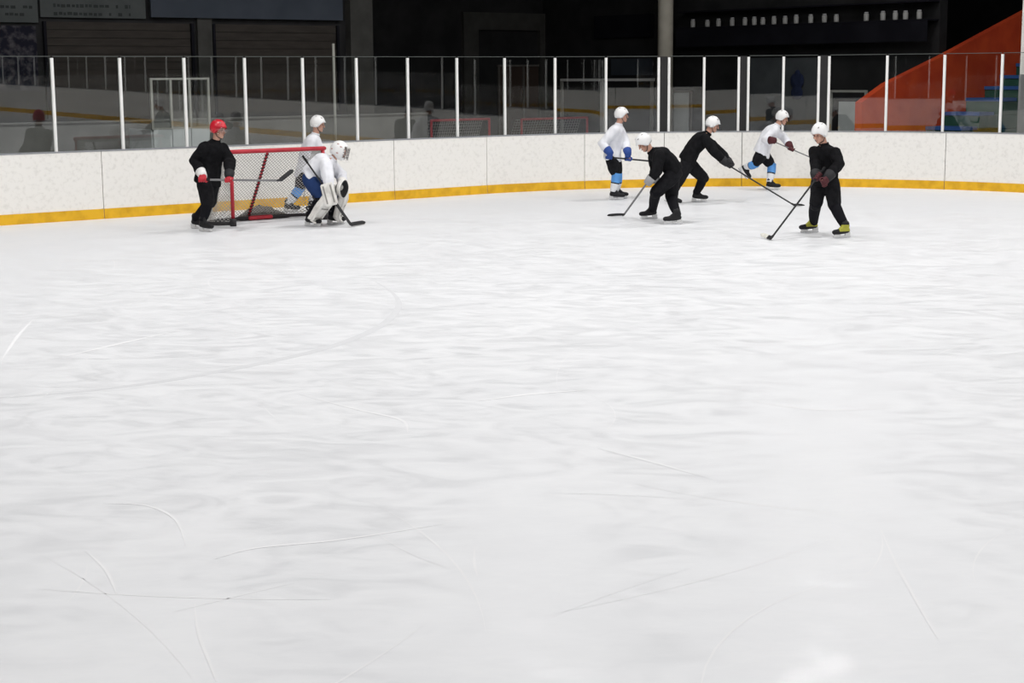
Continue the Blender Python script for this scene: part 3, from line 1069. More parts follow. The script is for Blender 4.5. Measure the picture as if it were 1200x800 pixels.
# ------------------------------------------------------------------ sticks
def stick(label, butt, heel, toe, shaft_mat, blade_mat, tip_mat=None, paddle=None, shaft_w=0.017, group=None):
    root = empty('hockey_stick', Vector((heel.x, heel.y, heel.z)))
    tag(root, label, 'hockey stick', group)
    b, h, t = butt - heel, Vector((0, 0, 0)), toe - heel
    ax = (b - h).normalized()
    bl = t.normalized()
    side = ax.cross(bl).normalized()
    edge = side.cross(ax).normalized()
    bm = bmesh.new()
    rings = []
    for k in range(5):
        c = b.lerp(h, k / 4)
        rings.append(ering(c, edge * shaft_w, side * shaft_w * 0.72, 8, 0.6))
    loft(bm, rings)
    obj('shaft', bm, shaft_mat, root, False)
    bm = bmesh.new()
    loft(bm, [ering(b + ax * 0.01, edge * shaft_w * 1.25, side * shaft_w, 8, 0.6), ering(b - ax * 0.14, edge * shaft_w * 1.18, side * shaft_w * 0.9, 8, 0.6)])
    obj('grip_tape', bm, M['tape_black'], root)
    # curved blade
    upb = (ax - bl * ax.dot(bl)).normalized()
    bm = bmesh.new()
    rings, n = [], 9
    ml = []
    ln = t.length
    for k in range(n):
        f = k / (n - 1)
        c = bl * (ln * f) + side * (0.035 * f * f)
        hh = 0.036 if f < 0.85 else 0.036 * math.sqrt(max(0.08, 1 - ((f - 0.85) / 0.16) ** 2))
        c = c + upb * 0.012
        rings.append(ering(c, upb * hh, side * 0.008, 8, 0.6))
        ml.append(1 if (tip_mat and f > 0.28) else 0)
    loft(bm, rings, True, ml)
    obj('blade', bm, [blade_mat, tip_mat or blade_mat], root)
    bm = bmesh.new()
    tube(bm, [ax * 0.06, bl * 0.02], [shaft_w, 0.022], 8)
    obj('hosel', bm, blade_mat, root)
    if paddle:
        bm = bmesh.new()
        a, c = ax * paddle, h
        loft(bm, [ering(a + ax * 0.05, edge * shaft_w, side * 0.012, 8, 0.6), ering(a, edge * 0.045, side * 0.013, 8, 0.6), ering(c, edge * 0.045, side * 0.013, 8, 0.6)])
        obj('paddle', bm, blade_mat, root)
    return root


# ------------------------------------------------------------------ people
def rot_frame(yaw, pitch=0.0, roll=0.0):
    """forward, left, up for a heading (deg, 0 = +X, 90 = away) and a downward pitch"""
    y = math.radians(yaw)
    f = Vector((math.cos(y), math.sin(y), 0))
    l = Vector((-math.sin(y), math.cos(y), 0))
    u = Vector((0, 0, 1))
    p = math.radians(pitch)
    f, u = f * math.cos(p) - u * math.sin(p), u * math.cos(p) + f * math.sin(p)
    if roll:
        r = math.radians(roll)
        l, u = l * math.cos(r) + u * math.sin(r), u * math.cos(r) - l * math.sin(r)
    return f, l, u


_skate_cache = {}


def skate_meshes(boot, trim):
    key = (boot.name, trim.name)
    if key in _skate_cache:
        return _skate_cache[key]
    X, Y_, Z = Vector((1, 0, 0)), Vector((0, 1, 0)), Vector((0, 0, 1))
    bm = bmesh.new()
    tube(bm, [(-0.075, 0, 0.115), (0.02, 0, 0.105), (0.10, 0, 0.098), (0.165, 0, 0.095)], [0.046, 0.046, 0.045, 0.040], 12, True, 0.95)
    tube(bm, [(-0.055, 0, 0.12), (-0.052, 0, 0.19), (-0.05, 0, 0.215)], [0.050, 0.048, 0.054], 12, True)
    tube(bm, [(0.06, 0, 0.12), (0.0, 0, 0.18), (0.0, 0, 0.225)], [0.038, 0.036, 0.03], 10, True)
    t = fuse('skate', bm, [boot, trim], None, 0.011, 5, colour=lambda c: 1 if (c.z < 0.10 or c.x > 0.09 or c.z > 0.205) else 0)
    m1 = t.data
    bpy.data.objects.remove(t)
    bm = bmesh.new()
    for x0, x1, x2, x3 in ((-0.12, -0.045, -0.025, -0.125), (0.055, 0.15, 0.17, 0.05)):
        loft(bm, [[Vector((x0, -0.022, 0.085)), Vector((x1, -0.022, 0.085)), Vector((x1, 0.022, 0.085)), Vector((x0, 0.022, 0.085))],
                  [Vector((x3, -0.008, 0.03)), Vector((x2, -0.008, 0.03)), Vector((x2, 0.008, 0.03)), Vector((x3, 0.008, 0.03))]])
    box(bm, Vector((0.022, 0, 0.03)), X * 0.15, Y_ * 0.007, Z * 0.009)
    m2 = bpy.data.meshes.new('blade_holder')
    bmesh.ops.recalc_face_normals(bm, faces=bm.faces[:]); bm.to_mesh(m2); bm.free()
    m2.materials.append(M['holder'])
    bm = bmesh.new()
    pr = [(-0.13, 0.026), (-0.14, 0.012), (-0.11, 0.001), (0.13, 0.001), (0.17, 0.008), (0.185, 0.026)]
    loft(bm, [[Vector((x, -0.003, z)) for x, z in pr], [Vector((x, 0.003, z)) for x, z in pr]])
    m3 = bpy.data.meshes.new('blade')
    bmesh.ops.recalc_face_normals(bm, faces=bm.faces[:]); bm.to_mesh(m3); bm.free()
    m3.materials.append(M['steel'])
    _skate_cache[key] = (m1, m2, m3)
    return _skate_cache[key]


def person(label, c):
    """c holds the joints as (px, py, depth offset) read off the photograph and the gear; one Empty at the feet parents everything"""
    gr, gll = on_ice(*c['foot_r']) if len(c['foot_r']) == 2 else None, on_ice(*c['foot_l']) if len(c['foot_l']) == 2 else None
    Y0 = c.get('Y') or sum(g.y for g in (gr, gll) if g) / sum(1 for g in (gr, gll) if g)
    gs_ = [g for g in (gr, gll) if g]
    base = sum(gs_, Vector()) / len(gs_)
    base = Vector((base.x, base.y, 0))
    root = empty('person', base)
    tag(root, label, 'person')

    def P(k):
        v = c[k]
        return at(v[0], v[1], Y0 + v[2]) - base
    yaw = c['yaw']
    tf, tl, tu = rot_frame(yaw)
    hf, hl, hu = rot_frame(c.get('hip_yaw', yaw))
    pel, nek = P('pelvis'), P('neck')
    hd = P('head')
    if (hd - nek).length > 0.19:
        nek = hd + (nek - hd).normalized() * 0.19
    sp = (nek - pel).normalized()
    sl_ = (tl - sp * tl.dot(sp)).normalized()
    sf = sl_.cross(sp)
    hsl = (hl - sp * hl.dot(sp) * 0.5).normalized()
    tlen = (nek - pel).length
    sh = {}
    for k, sg in (('r', -1), ('l', 1)):
        sh[k] = P('sh_' + k) if ('sh_' + k) in c else nek - sp * 0.115 + sl_ * (0.175 * sg)
    hip = {'r': pel - hsl * 0.10 - Vector((0, 0, 0.05)), 'l': pel + hsl * 0.10 - Vector((0, 0, 0.05))}
    el = {k: P('el_' + k) for k in 'rl'}
    wr = {k: P('wr_' + k) for k in 'rl'}
    kn = {k: P('kn_' + k) for k in 'rl'}
    ank, fm = {}, {}
    for k, g in (('r', gr), ('l', gll)):
        fy, fp = c['fyaw_' + k], c.get('fpitch_' + k, 0)
        f, l, u = rot_frame(fy, fp)
        if g is not None:
            o_ = Vector((g.x, g.y, 0.0)) - base
        else:
            v = c['foot_' + k]
            o_ = at(v[0], v[1], Y0 + v[2]) - base
        fm[k] = Matrix(((f.x, l.x, u.x, o_.x), (f.y, l.y, u.y, o_.y), (f.z, l.z, u.z, o_.z), (0, 0, 0, 1)))
        ank[k] = o_ + u * 0.16 - f * 0.052
    ff, fl, fu = rot_frame(c.get('head_yaw', yaw), c.get('head_pitch', 5), c.get('head_roll', 0))
    big = c.get('bulk', 1.0)

    def H(x, y, z):
        return hd + (ff * x + fl * y + fu * z) * 1.12

    def spine(t):
        bow = sf * (-c.get('bow', 0.03) * math.sin(math.pi * t))
        return pel + sp * (tlen * t) + bow

    # --- hands: palm, four fingers and a thumb closed round the grip
    grips = {}
    for k in 'rl':
        g = c.get('grip_' + k)
        if g is not None and isinstance(g, tuple) and len(g) == 2:       # stick axis in world space (point, direction)
            gp, gd = g[0] - base, g[1].normalized()
            t_ = (wr[k] - gp).dot(gd)
            ctr = gp + gd * t_
            e1 = wr[k] - ctr
            if e1.length < 0.02:
                e1 = (wr[k] - el[k])
            e1 = (e1 - gd * e1.dot(gd)).normalized()
        else:
            fdir = (wr[k] - el[k]).normalized()
            gd = perp(fdir, Vector((0, 0, 1)) if abs(fdir.z) < 0.8 else tf)[0]
            ctr = wr[k] + fdir * 0.10
            e1 = -fdir
        sg = 1 if k == 'r' else -1
        e2 = gd.cross(e1) * sg
        grips[k] = (ctr, gd, e1, e2)
        # pull the wrist to sit just behind the palm
        wr[k] = ctr + e1 * 0.105 + e2 * 0.0

    def hand(bm, k, r0, rf, fat):
        ctr, gd, e1, e2 = grips[k]
        pc_ = ctr + e1 * (r0 + 0.022 * fat) + e2 * 0.012
        ellipsoid(bm, pc_, e1 * 0.045 * fat ** 0.5, gd * 0.045 * fat, e2 * 0.030 * fat)
        tube(bm, [wr[k], pc_], [0.028 * fat, 0.030 * fat], 10)
        for q, (off, a1) in enumerate(((-0.036, 250), (-0.012, 275), (0.012, 270), (0.036, 240))):
            pts_ = []
            for a in (35, 80, 130, 180, a1 - 20, a1):
                an = math.radians(a)
                pts_.append(ctr + gd * off * fat + (e1 * math.cos(an) + e2 * math.sin(an)) * r0)
            tube(bm, pts_, [rf * 1.1, rf * 1.1, rf, rf, rf * 0.9, rf * 0.8], 8)
        pts_ = []
        for a, off in ((15, 0.03), (-30, 0.045), (-80, 0.05), (-125, 0.045)):
            an = math.radians(a)
            pts_.append(ctr + gd * off * fat + (e1 * math.cos(an) + e2 * math.sin(an)) * r0)
        tube(bm, pts_, [rf * 1.25, rf * 1.2, rf * 1.05, rf * 0.9], 8)

    # --- body: one continuous skin
    bm = bmesh.new()
    ellipsoid(bm, H(-0.004, 0, 0.028), ff * 0.098, fl * 0.078, fu * 0.103, 18, 12)
    ellipsoid(bm, H(0.028, 0, -0.05), ff * 0.064, fl * 0.060, fu * 0.066)
    ellipsoid(bm, H(0.070, 0, -0.093), ff * 0.026, fl * 0.027, fu * 0.022)
    tube(bm, [H(0.090, 0, 0.022), H(0.103, 0, -0.004), H(0.112, 0, -0.026)], [0.010, 0.012, 0.016], 8)
    ellipsoid(bm, H(0.084, 0, 0.036), ff * 0.016, fl * 0.055, fu * 0.012)
    ellipsoid(bm, H(0.086, 0, -0.058), ff * 0.014, fl * 0.026, fu * 0.012)
    for sg in (-1, 1):
        ellipsoid(bm, H(-0.006, sg * 0.080, -0.006), ff * 0.020, fl * 0.011, fu * 0.033)
        ellipsoid(bm, H(0.066, sg * 0.042, -0.026), ff * 0.026, fl * 0.024, fu * 0.026)
    tube(bm, [H(-0.018, 0, -0.03), nek + (hd - nek) * 0.25, nek - sp * 0.06], [0.062, 0.060, 0.075], 14)
    rings = []
    for t, a, b in ((-0.14, 0.12, 0.09), (-0.04, 0.165, 0.115), (0.12, 0.16, 0.11), (0.35, 0.145, 0.10), (0.62, 0.165, 0.12), (0.83, 0.165, 0.11), (0.95, 0.11, 0.08), (1.03, 0.06, 0.055)):
        rings.append(ering(spine(t), sl_ * a, sf * b, 18))
    loft(bm, rings)
    for k in 'rl':
        tube(bm, [sh[k], sh[k].lerp(el[k], 0.5), el[k], el[k].lerp(wr[k], 0.35), wr[k]], [0.062, 0.052, 0.042, 0.043, 0.028], 12)
        tube(bm, [hip[k], hip[k].lerp(kn[k], 0.5), kn[k], kn[k].lerp(ank[k], 0.35), ank[k]], [0.095, 0.080, 0.058, 0.056, 0.040], 12)
        f = fm[k].col[0].to_3d()
        tube(bm, [ank[k], ank[k] - fm[k].col[2].to_3d() * 0.05 + f * 0.06, ank[k] - fm[k].col[2].to_3d() * 0.06 + f * 0.17], [0.034, 0.030, 0.026], 10)
        hand(bm, k, 0.026, 0.0085, 0.8)
    fuse('body', bm, M['skin'], root, 0.010, 3)
    for sg in (-1, 1):
        bm = bmesh.new(); ellipsoid(bm, H(0.084, sg * 0.031, 0.012), ff * 0.010, fl * 0.013, fu * 0.008, 8, 6); obj('eye', bm, M['eye'], root, True)
    bm = bmesh.new(); ellipsoid(bm, H(0.098, 0, -0.060), ff * 0.005, fl * 0.022, fu * 0.006, 10, 6); obj('mouth', bm, M['lip'], root, True)

    # --- pants
    bm = bmesh.new()
    rings = []
    for t, a, b in ((-0.2, 0.10, 0.10), (-0.1, 0.18, 0.15), (0.02, 0.20, 0.16), (0.2, 0.19, 0.145), (0.32, 0.17, 0.13)):
        rings.append(ering(spine(t), hsl * a * big, sf * b * big, 18))
    loft(bm, rings)
    for k in 'rl':
        low = hip[k].lerp(kn[k], c.get('pants_end', 1.02))
        tube(bm, [hip[k], hip[k].lerp(kn[k], 0.35), hip[k].lerp(kn[k], 0.7), low], [0.135 * big, 0.135 * big, 0.122 * big, 0.112 * big], 14)
    fuse('pants', bm, c['pants'], root, 0.014, 5, 0.010, 8, random.random() * 50)

    # --- jersey
    bm = bmesh.new()
    hem = c.get('hem', -0.22)
    rings = []
    for t, a, b in ((hem, 0.235, 0.185), (hem + 0.06, 0.235, 0.19), (0.15, 0.215, 0.17), (0.40, 0.205, 0.16), (0.65, 0.215, 0.165), (0.80, 0.215, 0.150), (0.91, 0.175, 0.125), (1.0, 0.085, 0.08), (1.03, 0.072, 0.070)):
        rings.append(ering(spine(t), sl_ * a * big, sf * b * big, 20))
    loft(bm, rings)
    for k in 'rl':
        wl = wr[k] + (el[k] - wr[k]).normalized() * c.get('cuff_gap', 0.085)
        ellipsoid(bm, sh[k] + sp * 0.01, sl_ * 0.10, sf * 0.10, sp * 0.085)
        tube(bm, [sh[k], sh[k].lerp(el[k], 0.5), el[k], el[k].lerp(wl, 0.5), wl], [0.105 * big, 0.102 * big, 0.098 * big, 0.090 * big, 0.074], 14)
    fuse('jersey', bm, c['jersey'], root, 0.013, 6, 0.016, 7.5, random.random() * 50)
    bm = bmesh.new()
    tube(bm, [spine(1.0), spine(1.0) + sp * 0.035], [0.082, 0.072], 16, False)
    obj('collar', bm, c['jersey'], root, True)

    # --- socks over shin pads
    for k in 'rl':
        a_, b2 = kn[k], ank[k]
        ax = (b2 - a_)
        fwd_ = fm[k].col[0].to_3d()
        fw2 = (fwd_ - ax.normalized() * fwd_.dot(ax.normalized())).normalized()
        sd = ax.normalized().cross(fw2)
        rings, ml = [], []
        bands = c['sock']
        n = 16
        for i in range(n + 1):
            t = -0.12 + 1.10 * i / n
            rr = 0.090 if t < 0.1 else 0.090 - 0.028 * (t - 0.1) / 0.9
            rb = rr * (1.0 + 0.12 * math.sin(math.pi * min(max(t, 0), 1)))
            cpos = a_ + ax * t + fw2 * (0.012 * math.sin(math.pi * min(max(t, 0), 1)))
            if i == 0:
                rings.append(ering(cpos + ax * 0.02, fw2 * rr * 0.6, sd * rr * 0.6, 14)); ml.append(0)
            rings.append(ering(cpos, fw2 * rb, sd * rr, 14))
            for q, (lim, mi) in enumerate(bands[1]):
                if t <= lim:
                    ml.append(mi)
                    break
            else:
                ml.append(bands[1][-1][1])
        bm = bmesh.new()
        loft(bm, rings, True, ml)
        obj('sock', bm, bands[0], root, True)
        # --- skates
        m1, m2, m3 = skate_meshes(c['boot'], c.get('boot_trim', M['boot_black']))
        sk = link(bpy.data.objects.new('skate', m1), root)
        sk.matrix_basis = fm[k]
        link(bpy.data.objects.new('blade_holder', m2), sk)
        link(bpy.data.objects.new('blade', m3), sk)

    # --- gloves
    for k in 'rl':
        if c.get('no_glove_' + k):
            continue
        bm = bmesh.new()
        hand(bm, k, 0.034, 0.0145, 1.42)
        ctr, gd, e1, e2 = grips[k]
        gcol = c.get('glove_' + k, c['glove'])
        gv = fuse('glove', bm, gcol, root, 0.006, 2)
        ad = (el[k] - wr[k]).normalized()
        bm = bmesh.new()
        tube(bm, [wr[k] - ad * 0.03, wr[k] + ad * 0.03, wr[k] + ad * 0.115], [0.062, 0.074, 0.088], 14, False)
        obj('cuff', bm, c.get('cuff_' + k, c.get('cuff', gcol)), gv, True)

    # --- helmet
    if not c.get('goalie'):
        shell = c['helmet']
        n, mrow = 32, 9
        outer, inner = [], []
        for rI in range(mrow):
            ro, ri = [], []
            for i in range(n):
                ph = 2 * math.pi * i / n
                cf, sf_ = math.cos(ph), math.sin(ph)
                # lower rim: brow in front, dips over the ears and the nape
                zb = 0.052 if cf > 0.75 else (0.052 - 0.095 * min(1, (0.75 - cf) / 0.45))
                th0 = math.asin(max(-0.9, min(0.9, (zb - 0.030) / 0.128)))
                th = th0 + (math.pi / 2 - th0) * (rI / (mrow - 1)) * 0.995
                rx = 0.128 * (1 + 0.02 * math.cos(3 * ph))
                brim = 0.012 if (rI == 0 and cf > 0.6) else 0.0
                ridge = 1.0 + (0.022 if abs(abs(math.sin(ph)) - 0.45) < 0.12 and 2 < rI < mrow - 1 else 0.0)
                x = -0.010 + (rx * cf * math.cos(th)) * ridge + brim
                y = 0.106 * sf_ * math.cos(th) * ridge
                z = 0.030 + 0.128 * math.sin(th) * ridge
                ro.append(H(x, y, z))
                ri.append(H(-0.010 + (x + 0.010) * 0.92, y * 0.92, 0.03 + (z - 0.03) * 0.92))
            outer.append(ro); inner.append(ri)
        bm = bmesh.new()
        loft(bm, inner[::-1] + outer, True)
        hm = obj('helmet', bm, shell, root, True)
        for sg in (-1, 1):
            for q, (vx, vz) in enumerate(((0.05, 0.120), (-0.03, 0.135), (-0.095, 0.085))):
                bm = bmesh.new()
                ellipsoid(bm, H(vx, sg * 0.052, vz - 0.002), ff * 0.024, fl * 0.007, fu * 0.012, 8, 6)
                obj('vent', bm, M['vent'], hm, True)
            bm = bmesh.new()
            ellipsoid(bm, H(-0.012, sg * 0.098, -0.012), ff * 0.032, fl * 0.010, fu * 0.036, 10, 7)
            obj('ear_guard', bm, shell, hm, True)
        bm = bmesh.new()
        tube(bm, [H(0.0, 0.09, -0.02), H(0.035, 0.072, -0.085), H(0.06, 0, -0.122), H(0.035, -0.072, -0.085), H(0.0, -0.09, -0.02)], 0.006, 6)
        obj('chin_strap', bm, M['strap'], hm)
        if c.get('visor'):
            bm = bmesh.new()
            rws = []
            for rI in range(4):
                row = []
                for i in range(15):
                    ph = math.radians(-75 + 150 * i / 14)
                    z = 0.065 - 0.10 * rI / 3
                    row.append(bm.verts.new(H(-0.005 + (0.142 - 0.004 * rI) * math.cos(ph), 0.115 * math.sin(ph), z)))
                rws.append(row)
            for a, b in zip(rws, rws[1:]):
                for i in range(14):
                    bm.faces.new((a[i], a[i + 1], b[i + 1], b[i]))
            bmesh.ops.solidify(bm, geom=bm.faces[:], thickness=0.004)
            obj('visor', bm, M['visor'], hm, True)
    return root, dict(base=base, wr=wr, el=el, kn=kn, ank=ank, hip=hip, H=H, ff=ff, fl=fl, fu=fu, fm=fm, grips=grips, sf=sf, sl=sl_, Y0=Y0)


SOCK_WHITE = ([M['sock_blue'], M['sock_black'], M['sock_white']], ((0.40, 0), (0.47, 1), (9, 2)))
SOCK_BLACK = ([M['sock_black']], ((9, 0),))
BLACK = dict(jersey=M['black_cloth'], pants=M['black_pants'], sock=SOCK_BLACK, boot=M['boot_black'], helmet=M['white_shell'], glove=M['glove_black'], cuff=M['glove_black'])
WHITE = dict(pants_end=0.80, jersey=M['white_cloth'], pants=M['black_pants'], sock=SOCK_WHITE, boot=M['boot_black'], helmet=M['white_shell'], glove=M['glove_blue'], cuff=M['glove_blue'])


def axis(a, b):
    return (a, (b - a).normalized())


# 1: red helmet, left of the goal
Y1 = on_ice(237, 270).y
b1, h1, t1 = at(236, 210.5, Y1 - 0.42), at(329, 211.5, Y1 - 0.34), at(344, 199.5, Y1 - 0.30)
person('person in red helmet and black jersey standing at the left post of the goal', dict(BLACK, helmet=M['red_shell'], visor=True, glove=M['glove_red'], cuff=M['cuff_white'], cuff_l=M['glove_black'],
       foot_r=(240, 271.5), foot_l=(231.5, 268), fyaw_r=-35, fyaw_l=-25, yaw=-50, hip_yaw=-30,
       pelvis=(244, 206, 0.05), neck=(252, 168.5, -0.03), head=(256, 152.5, -0.05), head_yaw=-25, head_pitch=8,
       el_r=(228, 189, -0.10), wr_r=(238, 205, -0.36), el_l=(269, 189, 0.02), wr_l=(269, 206, -0.30),
       kn_r=(243, 238, -0.15), kn_l=(246, 236, 0.10), grip_r=axis(b1, h1), grip_l=axis(b1, h1)))
stick('black hockey stick held level at the waist by the red helmeted player', b1, h1, t1, M['stick_grey'], M['stick_black'])

# 2: white jersey behind the goal netting
Y2 = on_ice(342, 249).y
person('person in white jersey and white helmet skating behind the goal netting', dict(WHITE, yaw=-5, foot_r=(340, 249), foot_l=(368, 247), fyaw_r=-15, fyaw_l=5,
       pelvis=(358, 200, 0.0), neck=(369, 160, 0), head=(372.5, 146, 0), head_yaw=-5, head_pitch=8, glove=M['glove_black'], cuff=M['glove_black'],
       el_r=(360, 181, -0.20), wr_r=(375, 196, -0.22), el_l=(376, 181, 0.22), wr_l=(386, 196, 0.15),
       kn_r=(351, 221, -0.12), kn_l=(372, 221, 0.12)))

# 4: white jersey, right of centre
Y4 = on_ice(722, 233.5).y
b4, h4 = at(712, 184, Y4 - 0.32), at(792, 191.5, Y4 + 0.10)
person('person in white jersey, blue gloves and blue socks standing upright by the boards', dict(WHITE, yaw=-22, foot_r=(721, 234.2), foot_l=(725, 232.8), fyaw_r=-15, fyaw_l=-10,
       pelvis=(718, 180, 0.02), neck=(724, 149, 0), head=(728.5, 135.5, 0), head_yaw=-8, head_pitch=2,
       el_r=(706, 169, -0.22), wr_r=(715, 180, -0.36), el_l=(733, 168, 0.08), wr_l=(736, 183, -0.18),
       kn_r=(722, 205, -0.14), kn_l=(724, 204.5, 0.10), grip_r=axis(b4, h4), grip_l=axis(b4, h4)))
stick('black hockey stick held across the waist by the upright white jerseyed player with blue gloves', b4, h4, at(797, 194, Y4 + 0.15), M['stick_black'], M['stick_black'])

# 5: black jersey, bent far forward
Y5 = (on_ice(763, 256).y + on_ice(790, 262).y) / 2
h5 = on_ice(731, 251.8, 0.03)
b5 = at(762, 209, Y5 - 0.30)
person('person in black jersey bent far forward with white helmet facing left', dict(BLACK, yaw=196, hip_yaw=190, foot_r=(790.5, 262.8), foot_l=(762, 256.6), fyaw_r=188, fyaw_l=190, 
       pelvis=(789, 200, 0.0), neck=(764, 178, -0.02), head=(755, 167.5, -0.05), head_yaw=196, head_pitch=38, bow=0.06, hem=-0.10, cuff=M['cuff_grey'],
       el_r=(768, 199, 0.30), wr_r=(762, 211, -0.12), el_l=(770, 201, -0.28), wr_l=(756, 219, -0.30),
       kn_r=(787, 231, 0.12), kn_l=(769, 225, -0.12), grip_r=axis(b5, h5), grip_l=axis(b5, h5)))
stick('grey hockey stick reaching down left from the bent over black jerseyed player', b5, h5, on_ice(713, 251, 0.03), M['stick_grey'], M['stick_black'])

# 6: black jersey, leaning right with a long reach
Y6 = on_ice(818, 236.5).y
h6, b6 = on_ice(930.5, 240.3, 0.03), at(847, 189.5, Y6 - 0.22)
person('person in black jersey lunging right with white helmet, reaching a stick out in front', dict(BLACK, yaw=-5, foot_r=(786, 238), foot_l=(818, 236.6), fyaw_r=-8, fyaw_l=-3, fpitch_r=18,
       pelvis=(806, 187, 0.0), neck=(829, 157, 0), head=(835, 146.5, 0), head_yaw=-10, head_pitch=18, bow=0.05, hem=-0.10,
       el_r=(838, 179, -0.24), wr_r=(851, 191, -0.26), el_l=(842, 176, 0.18), wr_l=(856, 193, -0.10),
       kn_r=(794, 214, -0.10), kn_l=(824, 208, 0.10), grip_r=axis(b6, h6), grip_l=axis(b6, h6)))
stick('black hockey stick stretched out right, its dark blade on the ice', b6, h6, on_ice(944, 238.8, 0.03), M['stick_black'], M['tape_black'])

# 7: white jersey, one leg lifted behind
Y7 = on_ice(904, 222.5).y
b7, h7 = at(899, 162.5, Y7 - 0.30), at(977, 196, Y7 - 0.15)
person('person in white jersey and dark gloves gliding on one leg by the boards', dict(WHITE, yaw=-8, foot_r=(869, 203, 0.30), foot_l=(904, 222.6), fyaw_r=-5, fyaw_l=-10, fpitch_r=50, Y=Y7, glove=M['glove_maroon'], cuff=M['glove_maroon'],
       pelvis=(893, 177, 0.0), neck=(909, 149.5, 0), head=(916.5, 138.5, 0), head_yaw=-20, head_pitch=15, bow=0.05, hem=-0.12,
       el_r=(897, 164, -0.24), wr_r=(906, 165, -0.32), el_l=(918, 160, 0.20), wr_l=(926, 171.5, -0.10),
       kn_r=(885, 192, -0.05), kn_l=(904.5, 194, 0.10), grip_r=axis(b7, h7), grip_l=axis(b7, h7)))
stick('dark hockey stick pointing right from the gloves of the one legged glider', b7, h7, at(984, 198, Y7 - 0.05), M['stick_grey'], M['stick_black'])

# 8: black jersey, nearest at the right
Y8 = (on_ice(950, 272.5).y + on_ice(989, 278.5).y) / 2
h8, b8 = on_ice(903.5, 279.5, 0.03), at(966, 196.5, Y8 - 0.36)
person('person in black jersey and yellow green skates with white helmet facing left', dict(BLACK, yaw=226, hip_yaw=232, bulk=0.94, foot_r=(950, 272.8), foot_l=(988, 278.8), fyaw_r=195, fyaw_l=205, boot=M['boot_lime'],
       pelvis=(967, 208, 0.05), neck=(966, 170.5, 0), head=(960.5, 157, -0.04), head_yaw=222, head_pitch=22, bow=0.05, glove=M['glove_maroon'],
       el_r=(956, 191, 0.0), wr_r=(956, 208, -0.28), el_l=(983, 192, -0.22), wr_l=(969, 209, -0.42),
       kn_r=(956, 239, 0.0), kn_l=(978, 240, -0.12), grip_r=axis(b8, h8)))
stick('black hockey stick with white taped blade set down left of the yellow green skates', b8, h8, on_ice(893, 276.5, 0.03), M['stick_black'], M['stick_black'], M['tape_white'])

# 3: goalkeeper
Y3 = (on_ice(365, 265).y + on_ice(392, 263).y) / 2
h3, b3 = on_ice(411.5, 263.6, 0.04), at(355, 183, Y3 - 0.30)
gk, gi = person('person in goalkeeper gear, white jersey, mask and big leg pads, crouching before the goal', dict(WHITE, goalie=True, pants=M['navy'], sock=([M['sock_black']], ((9, 0),)), yaw=-14, foot_r=(365, 265.5), foot_l=(392, 263), fyaw_r=-25, fyaw_l=-5,
       pelvis=(366, 207, 0.0), neck=(390, 186.5, 0), head=(397, 177, 0), head_yaw=-8, head_pitch=14, bow=0.07, hem=-0.10, bulk=1.1, no_glove_r=True, no_glove_l=True, pants_end=0.9,
       el_r=(384, 208, -0.32), wr_r=(388, 223, -0.42), el_l=(400, 206, 0.22), wr_l=(401, 216, -0.05),
       kn_r=(377, 229, -0.22), kn_l=(393, 231, 0.15), grip_r=axis(b3, h3)))
stick('black goalkeeper stick with a broad paddle angled down to the ice', b3, h3, on_ice(430, 259.5, 0.04), M['stick_black'], M['stick_black'], None, 0.52)
H = gi['H']; ff, fl, fu = gi['ff'], gi['fl'], gi['fu']
# mask with cage
bm = bmesh.new()
n = 30
outer, inner = [], []
for rI in range(12):
    ro, ri = [], []
    for i in range(n):
        ph = 2 * math.pi * i / n
        cf, sf_ = math.cos(ph), math.sin(ph)
        zb = -0.135 if cf > 0.2 else (-0.135 + 0.07 * min(1, (0.2 - cf) / 0.6))
        th0 = math.asin(max(-0.95, (zb - 0.01) / 0.165))
        th = th0 + (math.pi / 2 - th0) * rI / 11 * 0.995
        x = 0.008 + 0.148 * cf * math.cos(th)
        y = 0.122 * sf_ * math.cos(th)
        z = 0.01 + 0.152 * math.sin(th)
        ro.append(H(x, y, z))
        ri.append(H(0.008 + (x - 0.008) * 0.92, y * 0.92, 0.01 + (z - 0.01) * 0.92))
    outer.append(ro); inner.append(ri)
rings = inner[::-1] + outer
vr = [[bm.verts.new(p) for p in r_] for r_ in rings]
for i in range(len(vr) - 1):
    for j in range(n):
        # the face opening is left out
        ring_i = i if i >= 12 else 11 - (i + 1)
        lev = (i - 12) if i >= 12 else (10 - i)
        an = math.degrees(2 * math.pi * (j + 0.5) / n)
        if (an < 46 or an > 314) and 2 <= lev <= 6 and i != 11:
            continue
        bm.faces.new((vr[i][j], vr[i][(j + 1) % n], vr[i + 1][(j + 1) % n], vr[i + 1][j]))
bm.faces.new(vr[0][::-1]); bm.faces.new(vr[-1])
mk = obj('goalie_mask', bm, M['white_shell'], gk, True)
bm = bmesh.new()
for z in (-0.07, -0.03, 0.01, 0.05):
    tube(bm, [H(0.012 + 0.146 * math.cos(math.radians(a)), 0.132 * math.sin(math.radians(a)), z) for a in range(-55, 56, 11)], 0.0055, 6)
for a in (-40, -20, 0, 20, 40):
    tube(bm, [H(0.012 + 0.148 * math.cos(math.radians(a)), 0.134 * math.sin(math.radians(a)), z) for z in (-0.10, -0.05, 0.0, 0.04, 0.075)], 0.0055, 6)
obj('cage', bm, M['cage'], mk, True)
